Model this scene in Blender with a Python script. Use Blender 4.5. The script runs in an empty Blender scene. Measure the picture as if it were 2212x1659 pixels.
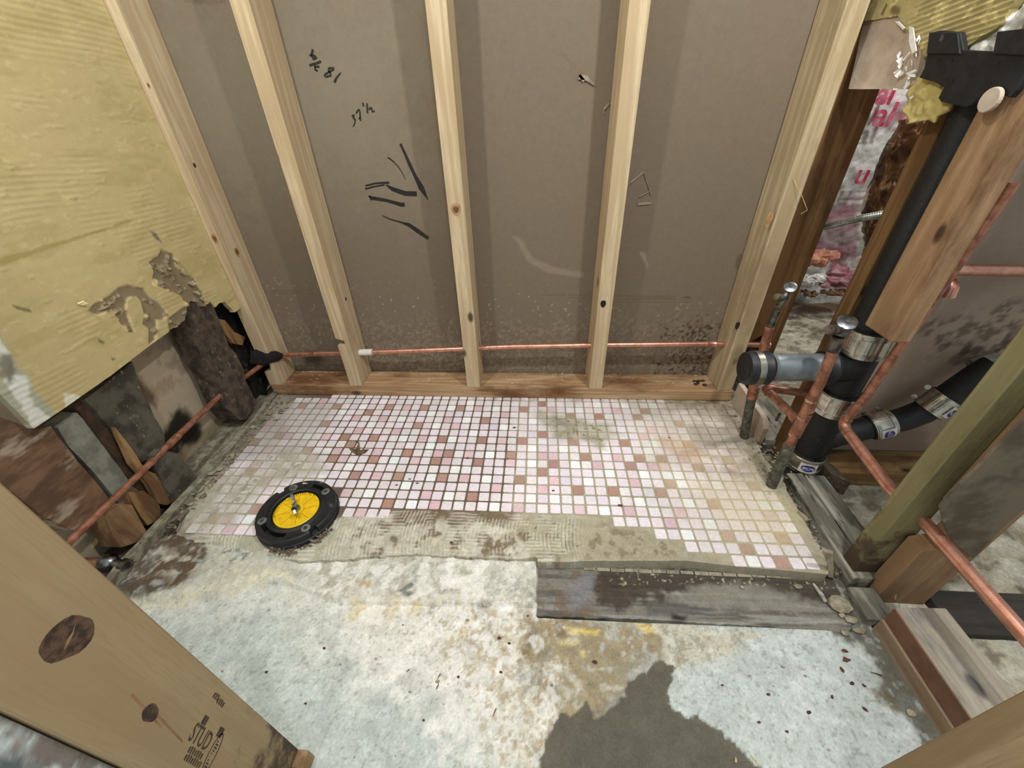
import bpy, bmesh, math, random
import numpy as np
from mathutils import Vector, Matrix
random.seed(7)
# ------------------------------------------------------------------ camera, light, exposure
U = 0.028                                   # one mosaic tile pitch in metres; all coordinates below are in tiles
CAMP = (-0.0764637982, 0.609832343, -0.0312654761)
FPX = 865.22
C0 = np.array([-1.09646699, -36.6886888, 27.3304])
def _axes(a, b, c):
    fw = np.array([math.sin(a)*math.cos(b), math.cos(a)*math.cos(b), -math.sin(b)])
    r = np.array([math.cos(a), -math.sin(a), 0.0]); u = np.cross(r, fw)
    return math.cos(c)*r+math.sin(c)*u, -math.sin(c)*r+math.cos(c)*u, fw
CR, CU, CF = _axes(*CAMP)
sc = bpy.context.scene
col = sc.collection
cam = bpy.data.objects.new('camera', bpy.data.cameras.new('camera')); col.objects.link(cam)
cam.matrix_world = Matrix(((CR[0], CU[0], -CF[0], C0[0]*U), (CR[1], CU[1], -CF[1], C0[1]*U), (CR[2], CU[2], -CF[2], C0[2]*U), (0, 0, 0, 1)))
cam.data.sensor_width = 36; cam.data.lens = 36*FPX/2212; cam.data.clip_start = 0.005; cam.data.clip_end = 50
sc.camera = cam
sc.view_settings.view_transform = 'Standard'; sc.view_settings.look = 'None'
sc.view_settings.gamma = 1; sc.view_settings.use_curve_mapping = False
sc.view_settings.exposure = 0.60
w = bpy.data.worlds.new('world'); sc.world = w; w.use_nodes = True
w.node_tree.nodes['Background'].inputs[0].default_value = (0.80, 0.87, 0.90, 1)
w.node_tree.nodes['Background'].inputs[1].default_value = 0.37
def lamp(x, y, z, power, radius, colr):
    l = bpy.data.lights.new('work_and_fill_light', 'POINT'); l.energy = power; l.shadow_soft_size = radius; l.color = colr
    o = bpy.data.objects.new('work_and_fill_light', l); o.location = (x*U, y*U, z*U); col.objects.link(o)
lamp(17.0, -26.5, 56, 24, 0.03, (0.985, 1.0, 0.975))     # bulb over the right of the room
lamp(-22.0, -26.5, 56, 18, 0.03, (0.985, 1.0, 0.975))    # bulb over the left of the room
lamp(4.0, -46.0, 58, 14, 0.05, (1.0, 0.99, 0.97))        # added fill lamp behind the camera, lifts the near faces
lamp(44.0, 8.0, 50, 17, 0.05, (1.0, 0.97, 0.92))         # lamp added to brighten the space beyond the right wall

# ------------------------------------------------------------------ helpers
def at(x, y, X=None, Y=None, Z=None):
    """the point of a known real plane that the traced outline point lies on"""
    d = CF+CR*(x-1106)/FPX-CU*(y-829.5)/FPX
    i, v = (0, X) if X is not None else (1, Y) if Y is not None else (2, Z)
    p = C0+d*(v-C0[i])/d[i]
    return (float(p[0]), float(p[1]), float(p[2]))
def lin(c):
    o = []
    for v in c[:3]:
        v = v/255.0
        o.append(v/12.92 if v <= 0.04045 else ((v+0.055)/1.055)**2.4)
    return (o[0], o[1], o[2], 1.0)
def hash2(ix, iy, s):
    n = (ix*374761393+iy*668265263+s*2147483647+s*974711) & 0x7fffffff
    n = ((n ^ (n >> 13))*1274126177) & 0x7fffffff
    n = n ^ (n >> 16)
    return (n & 0xffffff)/float(0xffffff)
def vnoise(x, y, s=0):
    x = np.asarray(x, float); y = np.asarray(y, float)
    ix = np.floor(x).astype(np.int64); iy = np.floor(y).astype(np.int64)
    fx = x-ix; fy = y-iy; fx = fx*fx*(3-2*fx); fy = fy*fy*(3-2*fy)
    a = hash2(ix, iy, s); b = hash2(ix+1, iy, s); c = hash2(ix, iy+1, s); d = hash2(ix+1, iy+1, s)
    return (a*(1-fx)+b*fx)*(1-fy)+(c*(1-fx)+d*fx)*fy
def fbm(x, y, s=0, o=4):
    t = 0; a = 0.5; n = 0
    for k in range(o):
        t = t+a*vnoise(x*2**k+17.3*k, y*2**k+5.1*k, s+k); n += a; a *= 0.55
    return t/n
def sst(e0, e1, v):
    t = np.clip((v-e0)/(e1-e0), 0, 1); return t*t*(3-2*t)
def sdist(poly, x, y):
    """signed distance, positive inside"""
    n = len(poly); d = np.full(x.shape, 1e9); ins = np.zeros(x.shape, bool)
    for i in range(n):
        ax, ay = poly[i]; bx, by = poly[(i+1) % n]
        ex, ey = bx-ax, by-ay; wx, wy = x-ax, y-ay
        t = np.clip((wx*ex+wy*ey)/(ex*ex+ey*ey+1e-12), 0, 1)
        d = np.minimum(d, (wx-ex*t)**2+(wy-ey*t)**2)
        c = ((ay > y) != (by > y))
        with np.errstate(divide='ignore', invalid='ignore'):
            xi = (bx-ax)*(y-ay)/((by-ay) if by != ay else 1e-12)+ax
        ins ^= c & (x < xi)
    return np.where(ins, 1, -1)*np.sqrt(d)
def paint(base, layers, x, y):
    """layers: (polygon, colour, softness, warp, alpha, breakup) laid over each other; returns rgb"""
    c = np.empty(x.shape+(3,)); c[...] = lin(base)[:3]
    for k, (poly, colr, soft, warp, alpha, brk) in enumerate(layers):
        if poly is None: m = np.ones(x.shape)
        else:
            sd = sdist(poly, x, y)
            sd = sd+warp*(fbm(x*0.9, y*0.9, 11+k*7)-0.5)*2+warp*0.5*(fbm(x*3.1, y*3.1, 5+k*3, 3)-0.5)*2
            m = sst(-soft, soft, sd)
        if brk:
            f, lo, hi = brk[:3]; st = brk[3] if len(brk) > 3 else (1, 1)
            m = m*sst(lo, hi, fbm(x*f*st[0], y*f*st[1], 31+k*13, 5))
        m = (m*alpha)[..., None]
        c = c*(1-m)+np.array(lin(colr)[:3])*m
    return c
def ell(cx, cy, rx, ry, rot=0, n=20):
    return [(cx+rx*math.cos(a)*math.cos(rot)-ry*math.sin(a)*math.sin(rot), cy+rx*math.cos(a)*math.sin(rot)+ry*math.sin(a)*math.cos(rot)) for a in [2*math.pi*i/n for i in range(n)]]

class MB:
    def __init__(s): s.v = []; s.f = []
    def add(s, vs, fs):
        b = len(s.v); s.v += [tuple(map(float, p)) for p in vs]; s.f += [tuple(i+b for i in f) for f in fs]; return s
    def box(s, x0, x1, y0, y1, z0, z1):
        x0, x1 = sorted((x0, x1)); y0, y1 = sorted((y0, y1)); z0, z1 = sorted((z0, z1))
        return s.prism([(x0, y0), (x1, y0), (x1, y1), (x0, y1)], z0, z1)
    def prism(s, plan, z0, z1, seg=1, top=None):
        n = len(plan); top = top or plan; vs = []
        a = sum(plan[i][0]*plan[(i+1) % n][1]-plan[(i+1) % n][0]*plan[i][1] for i in range(n))
        if a < 0: plan = plan[::-1]; top = top[::-1]
        for k in range(seg+1):
            t = k/seg
            vs += [(p[0]*(1-t)+q[0]*t, p[1]*(1-t)+q[1]*t, z0+(z1-z0)*t) for p, q in zip(plan, top)]
        fs = [tuple(range(n))[::-1], tuple(seg*n+i for i in range(n))]
        for k in range(seg):
            fs += [(k*n+i, k*n+(i+1) % n, (k+1)*n+(i+1) % n, (k+1)*n+i) for i in range(n)]
        return s.add(vs, fs)
    def extr(s, pts, vec):
        """closed outline of 3D points extruded by vec"""
        n = len(pts); vs = list(pts)+[(p[0]+vec[0], p[1]+vec[1], p[2]+vec[2]) for p in pts]
        return s.add(vs, [tuple(range(n)), tuple(range(2*n-1, n-1, -1))]+[(i, i+n, (i+1) % n+n, (i+1) % n) for i in range(n)])
    def tube(s, pts, r, seg=14, caps=True):
        pts = [Vector(p) for p in pts]; rs = r if isinstance(r, (list, tuple)) else [r]*len(pts)
        n = len(pts); t = [(pts[min(i+1, n-1)]-pts[max(i-1, 0)]).normalized() for i in range(n)]
        up = Vector((0, 0, 1)) if abs(t[0].z) < 0.9 else Vector((1, 0, 0))
        a = t[0].cross(up).normalized(); vs = []
        for i in range(n):
            a = (a-t[i]*a.dot(t[i])).normalized(); b = t[i].cross(a)
            vs += [tuple(pts[i]+(a*math.cos(q)+b*math.sin(q))*rs[i]) for q in [2*math.pi*k/seg for k in range(seg)]]
        fs = [(i*seg+k, i*seg+(k+1) % seg, (i+1)*seg+(k+1) % seg, (i+1)*seg+k) for i in range(n-1) for k in range(seg)]
        if caps: fs += [tuple(range(seg))[::-1], tuple((n-1)*seg+k for k in range(seg))]
        return s.add(vs, fs)
    def ball(s, c, rx, ry=None, rz=None, jit=0, n=8, m=12):
        ry = ry or rx; rz = rz or rx; vs = [(c[0], c[1], c[2]+rz)]
        for i in range(1, n):
            for k in range(m):
                a = math.pi*i/n; q = 2*math.pi*k/m; j = 1+random.uniform(-jit, jit)
                vs.append((c[0]+rx*j*math.sin(a)*math.cos(q), c[1]+ry*j*math.sin(a)*math.sin(q), c[2]+rz*j*math.cos(a)))
        vs.append((c[0], c[1], c[2]-rz)); fs = []
        for k in range(m): fs.append((0, 1+k, 1+(k+1) % m))
        for i in range(n-2):
            for k in range(m): fs.append((1+i*m+k, 1+(i+1)*m+k, 1+(i+1)*m+(k+1) % m, 1+i*m+(k+1) % m))
        L = len(vs)-1
        for k in range(m): fs.append((L, 1+(n-2)*m+(k+1) % m, 1+(n-2)*m+k))
        return s.add(vs, fs)
    def build(s, name, m, parent=None, origin=None, bevel=0, smooth=False, seg=2, rough=0, rfreq=1.0):
        if origin is None:
            if parent is not None: origin = parent['_o']
            else:
                a = np.array(s.v); mn = a.min(0); mx = a.max(0); origin = ((mn[0]+mx[0])/2, (mn[1]+mx[1])/2, mn[2])
        me = bpy.data.meshes.new(name)
        bm = bmesh.new()
        bv = [bm.verts.new(((p[0]-origin[0])*U, (p[1]-origin[1])*U, (p[2]-origin[2])*U)) for p in s.v]
        for f in s.f:
            try: bm.faces.new([bv[i] for i in f])
            except ValueError: pass
        bmesh.ops.recalc_face_normals(bm, faces=bm.faces)
        if rough:
            lng = [e for e in bm.edges if e.calc_length() > 2.0*U]
            for _ in range(4):
                lng = [e for e in bm.edges if e.calc_length() > 1.6*U]
                if not lng or len(bm.verts) > 6000: break
                bmesh.ops.subdivide_edges(bm, edges=lng, cuts=1, use_grid_fill=True)
            rnd = random.Random(len(s.v)+int(origin[0]*10))
            for v in bm.verts:
                v.co += Vector((rnd.uniform(-1, 1), rnd.uniform(-1, 1), rnd.uniform(-1, 1)))*rough*U
        if bevel:
            ee = [e for e in bm.edges if len(e.link_faces) == 2 and e.calc_face_angle(0) > 0.6]
            bmesh.ops.bevel(bm, geom=ee, offset=bevel*U, segments=seg, affect='EDGES', profile=0.6)
        bm.to_mesh(me); bm.free()
        if m: me.materials.append(m)
        o = bpy.data.objects.new(name, me); col.objects.link(o)
        if smooth:
            me.shade_smooth()
            try: me.set_sharp_from_angle(angle=0.7)
            except Exception: pass
        o['_o'] = tuple(origin)
        if parent is not None: o.parent = parent; po = parent['_o']; o.location = [(origin[i]-po[i])*U for i in range(3)]
        else: o.location = [c*U for c in origin]
        return o
def thing(name, label, cat, loc, group=None):
    o = bpy.data.objects.new(name, None); col.objects.link(o); o.location = [c*U for c in loc]; o['_o'] = tuple(loc)
    o.empty_display_size = 0.01
    return tag(o, label, cat, group)
def tag(o, label, cat, group=None, kind=None):
    o['label'] = label; o['category'] = cat
    if group: o['group'] = group
    if kind: o['kind'] = kind
    return o
def struct(o): o['kind'] = 'structure'; return o

# ------------------------------------------------------------------ materials
def nm(name):
    m = bpy.data.materials.new(name); m.use_nodes = True; nt = m.node_tree
    return m, nt, nt.nodes['Principled BSDF']
def N(nt, t, **k):
    n = nt.nodes.new(t)
    for a, v in k.items():
        if a.startswith('i_'): n.inputs[a[2:].replace('_', ' ')].default_value = v
        elif a.startswith('n'): n.inputs[int(a[1:])].default_value = v
        else: setattr(n, a, v)
    return n
def mixc(nt, fac, a, b, mode='MIX'):
    n = nt.nodes.new('ShaderNodeMix'); n.data_type = 'RGBA'; n.blend_type = mode
    for i, v in ((0, fac), (6, a), (7, b)):
        if hasattr(v, 'links') or hasattr(v, 'is_linked'): nt.links.new(v, n.inputs[i])
        else: n.inputs[i].default_value = v
    return n.outputs[2]
def ramp(nt, inp, lo, hi):
    n = nt.nodes.new('ShaderNodeMapRange'); n.interpolation_type = 'SMOOTHSTEP'
    nt.links.new(inp, n.inputs[0]); n.inputs[1].default_value = lo; n.inputs[2].default_value = hi
    return n.outputs[0]
def coords(nt, scale=(1, 1, 1), world=False, rnd=True):
    mp = nt.nodes.new('ShaderNodeMapping'); mp.inputs['Scale'].default_value = scale
    if world: g = nt.nodes.new('ShaderNodeNewGeometry'); nt.links.new(g.outputs['Position'], mp.inputs[0])
    else:
        g = nt.nodes.new('ShaderNodeTexCoord')
        if rnd:
            oi = nt.nodes.new('ShaderNodeObjectInfo'); ml = N(nt, 'ShaderNodeMath', operation='MULTIPLY', n1=7.0); nt.links.new(oi.outputs['Random'], ml.inputs[0])
            ad = N(nt, 'ShaderNodeVectorMath', operation='ADD'); nt.links.new(g.outputs['Object'], ad.inputs[0]); nt.links.new(ml.outputs[0], ad.inputs[1])
            nt.links.new(ad.outputs[0], mp.inputs[0])
        else: nt.links.new(g.outputs['Object'], mp.inputs[0])
    return mp.outputs[0]
def noise(nt, vec, scale, detail=5, rough=0.6, dist=0.0):
    n = N(nt, 'ShaderNodeTexNoise'); nt.links.new(vec, n.inputs['Vector'])
    n.inputs['Scale'].default_value = scale; n.inputs['Detail'].default_value = detail
    n.inputs['Roughness'].default_value = rough; n.inputs['Distortion'].default_value = dist
    return n.outputs[0]
def bump(nt, bs, h, strength, dist=0.001):
    b = N(nt, 'ShaderNodeBump'); b.inputs['Strength'].default_value = strength; b.inputs['Distance'].default_value = dist
    nt.links.new(h, b.inputs['Height']); nt.links.new(b.outputs[0], bs.inputs['Normal'])
def wood(name, light, dark, axis=2, ring=55, stain=None, stain_lo=0.52, stain_hi=0.7, rough=0.75, contrast=0.7, knots=True, sscale=9, foot=False):
    m, nt, bs = nm(name)
    s = [1, 1, 1]; s[axis] = 0.045
    v = coords(nt, tuple(s))
    n1 = noise(nt, v, 14, 3, 0.5)
    wv = N(nt, 'ShaderNodeMath', operation='MULTIPLY', n1=ring/6.0); nt.links.new(n1, wv.inputs[0])
    fr = N(nt, 'ShaderNodeMath', operation='FRACT'); nt.links.new(wv.outputs[0], fr.inputs[0])
    pg = N(nt, 'ShaderNodeMath', operation='PINGPONG', n1=0.5); nt.links.new(fr.outputs[0], pg.inputs[0])
    g1 = ramp(nt, pg.outputs[0], 0.5, 0.12)
    fine = noise(nt, v, 420, 3, 0.7)
    c = mixc(nt, g1, lin(light), lin([a*(1-contrast)+b*contrast for a, b in zip(light, dark)]))
    c = mixc(nt, ramp(nt, fine, 0.42, 0.72), c, lin([a*0.45+b*0.55 for a, b in zip(light, dark)]))
    big = noise(nt, coords(nt, (1, 1, 1)), 5, 3)
    c = mixc(nt, ramp(nt, big, 0.35, 0.75), c, mixc(nt, 0.35, c, lin(dark)))
    if knots:
        ks = [1, 1, 1]; ks[axis] = 0.5
        vo = N(nt, 'ShaderNodeTexVoronoi'); nt.links.new(coords(nt, tuple(ks)), vo.inputs['Vector']); vo.inputs['Scale'].default_value = 11
        c = mixc(nt, ramp(nt, vo.outputs['Distance'], 0.12, 0.05), c, lin([x*0.5 for x in dark]))
    if stain:
        st = noise(nt, coords(nt, tuple(0.4 if i == axis else 1 for i in range(3))), sscale, 6, 0.65)
        c = mixc(nt, ramp(nt, st, stain_lo, stain_hi), c, lin(stain))
    if foot:      # ground-in dirt at the foot and along one arris
        g = nt.nodes.new('ShaderNodeTexCoord'); sx = nt.nodes.new('ShaderNodeSeparateXYZ'); nt.links.new(g.outputs['Object'], sx.inputs[0])
        fz = N(nt, 'ShaderNodeMapRange', n1=0.22, n2=0.0, n3=0.0, n4=0.5); nt.links.new(sx.outputs[2], fz.inputs[0])
        fy = N(nt, 'ShaderNodeMapRange', n1=0.028, n2=0.042, n3=0.0, n4=0.2); nt.links.new(sx.outputs[1], fy.inputs[0])
        fy2 = N(nt, 'ShaderNodeMath', operation='MULTIPLY'); fz2 = N(nt, 'ShaderNodeMapRange', n1=0.34, n2=0.12, n3=0.0, n4=1.0); nt.links.new(sx.outputs[2], fz2.inputs[0])
        nt.links.new(fy.outputs[0], fy2.inputs[0]); nt.links.new(fz2.outputs[0], fy2.inputs[1])
        s1_ = N(nt, 'ShaderNodeMath', operation='ADD'); nt.links.new(fz.outputs[0], s1_.inputs[0]); nt.links.new(fy2.outputs[0], s1_.inputs[1])
        s2_ = N(nt, 'ShaderNodeMath', operation='ADD'); nt.links.new(s1_.outputs[0], s2_.inputs[0]); nt.links.new(noise(nt, coords(nt), 26, 6, 0.65), s2_.inputs[1])
        c = mixc(nt, ramp(nt, s2_.outputs[0], 0.68, 0.92), c, lin((76, 62, 50)))
    nt.links.new(c, bs.inputs['Base Color']); bs.inputs['Roughness'].default_value = rough
    bs.inputs['Specular IOR Level'].default_value = 0.25
    bump(nt, bs, fine, 0.35, 0.0012)
    return m
def plain(name, c1, c2=None, scale=30, rough=0.6, metal=0, b=0.0, lo=0.4, hi=0.6, c3=None, s3=120, lo3=0.62, hi3=0.7, spec=0.5, rvar=0, stretch=(1, 1, 1)):
    m, nt, bs = nm(name); v = coords(nt, stretch)
    n = noise(nt, v, scale, 6, 0.6)
    c = mixc(nt, ramp(nt, n, lo, hi), lin(c1), lin(c2 or c1))
    if c3: c = mixc(nt, ramp(nt, noise(nt, v, s3, 4, 0.6), lo3, hi3), c, lin(c3))
    nt.links.new(c, bs.inputs['Base Color']); bs.inputs['Roughness'].default_value = rough; bs.inputs['Metallic'].default_value = metal
    bs.inputs['Specular IOR Level'].default_value = spec
    if rvar:
        r = N(nt, 'ShaderNodeMapRange'); nt.links.new(n, r.inputs[0]); r.inputs[3].default_value = rough-rvar; r.inputs[4].default_value = rough+rvar
        nt.links.new(r.outputs[0], bs.inputs['Roughness'])
    if b: bump(nt, bs, noise(nt, v, scale*3, 6, 0.7), b, 0.002)
    return m
def painted(name, fine=260, amt=0.25, rough=0.85, b=0.4, bscale=180, spec=0.3, dist=0.0015, pore=None, pock=0):
    """surface colour comes from the per-vertex map 'Col', with fine procedural grain on top"""
    m, nt, bs = nm(name); a = N(nt, 'ShaderNodeAttribute', attribute_name='Col')
    v = coords(nt, world=True)
    n1 = noise(nt, v, fine, 6, 0.75); n2 = noise(nt, v, fine*0.18, 6, 0.7)
    mul = N(nt, 'ShaderNodeMapRange'); nt.links.new(n1, mul.inputs[0]); mul.inputs[1].default_value = 0.3; mul.inputs[2].default_value = 0.7
    mul.inputs[3].default_value = 1-amt; mul.inputs[4].default_value = 1+amt
    mu2 = N(nt, 'ShaderNodeMapRange'); nt.links.new(n2, mu2.inputs[0]); mu2.inputs[1].default_value = 0.3; mu2.inputs[2].default_value = 0.7
    mu2.inputs[3].default_value = 1-amt*0.8; mu2.inputs[4].default_value = 1+amt*0.8
    mm = N(nt, 'ShaderNodeMath', operation='MULTIPLY'); nt.links.new(mul.outputs[0], mm.inputs[0]); nt.links.new(mu2.outputs[0], mm.inputs[1])
    c = mixc(nt, 1.0, a.outputs['Color'], mm.outputs[0], 'MULTIPLY')
    if pock:
        vo = N(nt, 'ShaderNodeTexVoronoi'); nt.links.new(v, vo.inputs['Vector']); vo.inputs['Scale'].default_value = 90
        vo.inputs['Randomness'].default_value = 1
        msk = noise(nt, v, 25, 2)
        k = N(nt, 'ShaderNodeMath', operation='MULTIPLY'); nt.links.new(ramp(nt, vo.outputs['Distance'], 0.14, 0.05), k.inputs[0]); nt.links.new(ramp(nt, msk, 0.52, 0.62), k.inputs[1])
        k2 = N(nt, 'ShaderNodeMath', operation='MULTIPLY', n1=pock); nt.links.new(k.outputs[0], k2.inputs[0])
        c = mixc(nt, k2.outputs[0], c, lin((70, 66, 58)))
    nt.links.new(c, bs.inputs['Base Color']); bs.inputs['Roughness'].default_value = rough; bs.inputs['Specular IOR Level'].default_value = spec
    bump(nt, bs, noise(nt, v, bscale, 8, 0.7), b, dist)
    return m
STUD = wood('new_pine', (206, 188, 156), (168, 142, 108), 2, 60, contrast=0.6)
STUD_W = wood('weathered_pine', (196, 180, 146), (156, 134, 102), 2, 60, contrast=0.6, stain=(150, 128, 100), stain_lo=0.5, stain_hi=0.75)
PLATE = wood('sole_pine', (196, 172, 138), (150, 112, 76), 0, 60, stain=(112, 76, 48), stain_lo=0.44, stain_hi=0.62, sscale=6)
DOORWOOD = wood('door_stud_pine', (168, 148, 114), (148, 124, 90), 2, 26, contrast=0.4, knots=False, foot=True)
OLDWOOD = wood('old_brown_fir', (134, 104, 66), (84, 58, 34), 2, 50, stain=(64, 40, 22), stain_lo=0.5, stain_hi=0.72)
OLDPOST = wood('old_tan_post', (170, 140, 108), (128, 96, 66), 2, 40, stain=(98, 70, 46), stain_lo=0.46, stain_hi=0.7, contrast=0.5)
GREENWOOD = wood('treated_green_stud', (142, 136, 98), (108, 100, 68), 2, 40, stain=(92, 82, 60), stain_lo=0.5, stain_hi=0.68, contrast=0.35, knots=False, foot=True)
GREYWOOD = plain('weathered_grey_wood_y', (156, 152, 138), (98, 94, 82), 34, 0.95, b=0.9, c3=(62, 58, 50), s3=50, lo3=0.56, hi3=0.68, stretch=(1, 0.22, 1))
GREYWOODX = wood('weathered_grey_wood_x', (128, 126, 118), (74, 70, 64), 0, 60, stain=(52, 48, 42), stain_lo=0.45, stain_hi=0.6, contrast=0.6)
BROWNX = wood('brown_sole_wood', (156, 124, 78), (104, 76, 44), 0, 50, stain=(80, 62, 44), stain_lo=0.48, stain_hi=0.66)
BLOCKW = wood('stacked_block_wood', (186, 178, 162), (138, 124, 108), 1, 40, stain=(118, 114, 112), stain_lo=0.5, stain_hi=0.64, contrast=0.4)
BLOCKB = wood('raw_brown_board', (158, 136, 112), (128, 104, 82), 1, 40, contrast=0.4, knots=False)
ROTWOOD = plain('rotten_dark_wood', (88, 74, 60), (56, 46, 38), 40, 0.9, b=0.8, c3=(122, 112, 98), s3=60, lo3=0.6, hi3=0.7)
SOOTED = plain('dark_grey_lumber', (88, 84, 72), (58, 52, 44), 26, 0.9, b=0.6, c3=(126, 120, 104), s3=80, lo3=0.64, hi3=0.72)
REDBROWN = plain('red_brown_old_board', (124, 94, 70), (90, 66, 48), 20, 0.85, b=0.4, c3=(168, 150, 130), s3=16, lo3=0.56, hi3=0.7, stretch=(1, 0.5, 1.6))
GREYPLAST = plain('grey_plaster', (148, 148, 136), (120, 118, 106), 26, 0.9, b=0.4)
CURBM = plain('grey_cement', (150, 145, 126), (116, 108, 90), 50, 0.95, b=0.8, c3=(84, 76, 62), s3=90)
SHEETM = plain('drywall_edge', (196, 180, 162), (176, 158, 140), 14, 0.9, b=0.15)
OLDDK = plain('deep_brown_wood', (84, 60, 42), (58, 40, 28), 26, 0.9, b=0.4)
LATH = plain('yellow_lath', (156, 122, 80), (106, 76, 48), 30, 0.8, b=0.3, stretch=(1, 1, 0.2))
COPPER = plain('copper', (222, 166, 144), (194, 132, 110), 60, 0.36, 0.85, lo=0.4, hi=0.7, rvar=0.08)
COPDARK = plain('tarnished_copper', (176, 122, 98), (136, 90, 70), 50, 0.48, 0.55, rvar=0.1)
SOLDER = plain('solder', (206, 180, 160), (176, 120, 96), 90, 0.3, 0.9)
GREYTUBE = plain('cement_caked_copper', (96, 98, 84), (70, 66, 54), 60, 0.9, 0.0, b=0.8, c3=(140, 138, 120), s3=90)
IRON = plain('black_cast_iron', (20, 20, 22), (12, 12, 13), 120, 0.46, 0.0, b=0.6, c3=(60, 62, 64), s3=60, lo3=0.66, hi3=0.74)
RUBBER = plain('black_rubber', (30, 31, 33), (20, 21, 23), 40, 0.5)
STEEL = plain('band_steel', (214, 210, 198), (168, 162, 150), 30, 0.3, 1.0, rvar=0.1)
GALV = plain('galvanised_pipe', (182, 192, 198), (140, 150, 156), 16, 0.42, 0.75, rvar=0.12)
CHROME = plain('dull_chrome', (176, 182, 188), (110, 112, 114), 50, 0.28, 1.0)
BRASS = plain('grimy_valve_body', (116, 110, 98), (70, 66, 58), 60, 0.4, 0.7)
BLACKP = plain('black_plastic', (26, 28, 31), (18, 19, 21), 60, 0.55, c3=(96, 98, 96), s3=30, lo3=0.62, hi3=0.75, b=0.2)
YELLOWP = plain('yellow_plastic', (238, 200, 30), (226, 184, 24), 40, 0.4, c3=(150, 116, 40), s3=30, lo3=0.62, hi3=0.72)
WHITEP = plain('white_paper', (232, 230, 222), (214, 210, 200), 30, 0.8)
INK = plain('black_marker_ink', (26, 20, 18), (34, 28, 24), 40, 0.5)
INKFAINT = plain('faint_printed_ink', (112, 94, 72), (116, 98, 76), 40, 0.8)
INKBROWN = plain('brown_stamp_ink', (60, 46, 30), (80, 62, 40), 90, 0.8)
BLUE = plain('blue_print', (40, 44, 150), (34, 36, 130), 40, 0.6)
RED = plain('red_print', (150, 30, 62), (178, 90, 112), 30, 0.5)
FOIL = plain('crumpled_foil_facing', (228, 228, 222), (186, 186, 180), 22, 0.34, 0.2, b=0.9, c3=(120, 120, 116), s3=30, lo3=0.58, hi3=0.7)
PINKP = plain('pink_printed_facing', (150, 96, 108), (176, 128, 136), 24, 0.5, b=0.7, c3=(206, 190, 190), s3=26, lo3=0.6, hi3=0.7)
PINKF = plain('pink_fibreglass', (206, 150, 126), (176, 116, 96), 26, 0.95, b=1.0)
KRAFT = plain('torn_kraft_paper', (132, 98, 68), (82, 58, 40), 26, 0.85, b=1.0, c3=(200, 172, 140), s3=30, lo3=0.54, hi3=0.64, stretch=(1, 1, 0.4))
STONE = plain('pale_stone', (166, 158, 134), (132, 124, 104), 60, 0.9, b=0.6)
CHIP = plain('wood_splinter', (206, 188, 150), (170, 150, 112), 40, 0.8)
BRICKCHIP = plain('dark_red_chip', (100, 60, 52), (70, 46, 40), 40, 0.9)
FLEX = plain('flexible_steel_conduit', (176, 180, 176), (130, 132, 128), 30, 0.35, 0.9)
OLDPIPE = plain('old_plaster_paper', (206, 190, 126), (186, 168, 104), 20, 0.9, b=0.5)

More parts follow.
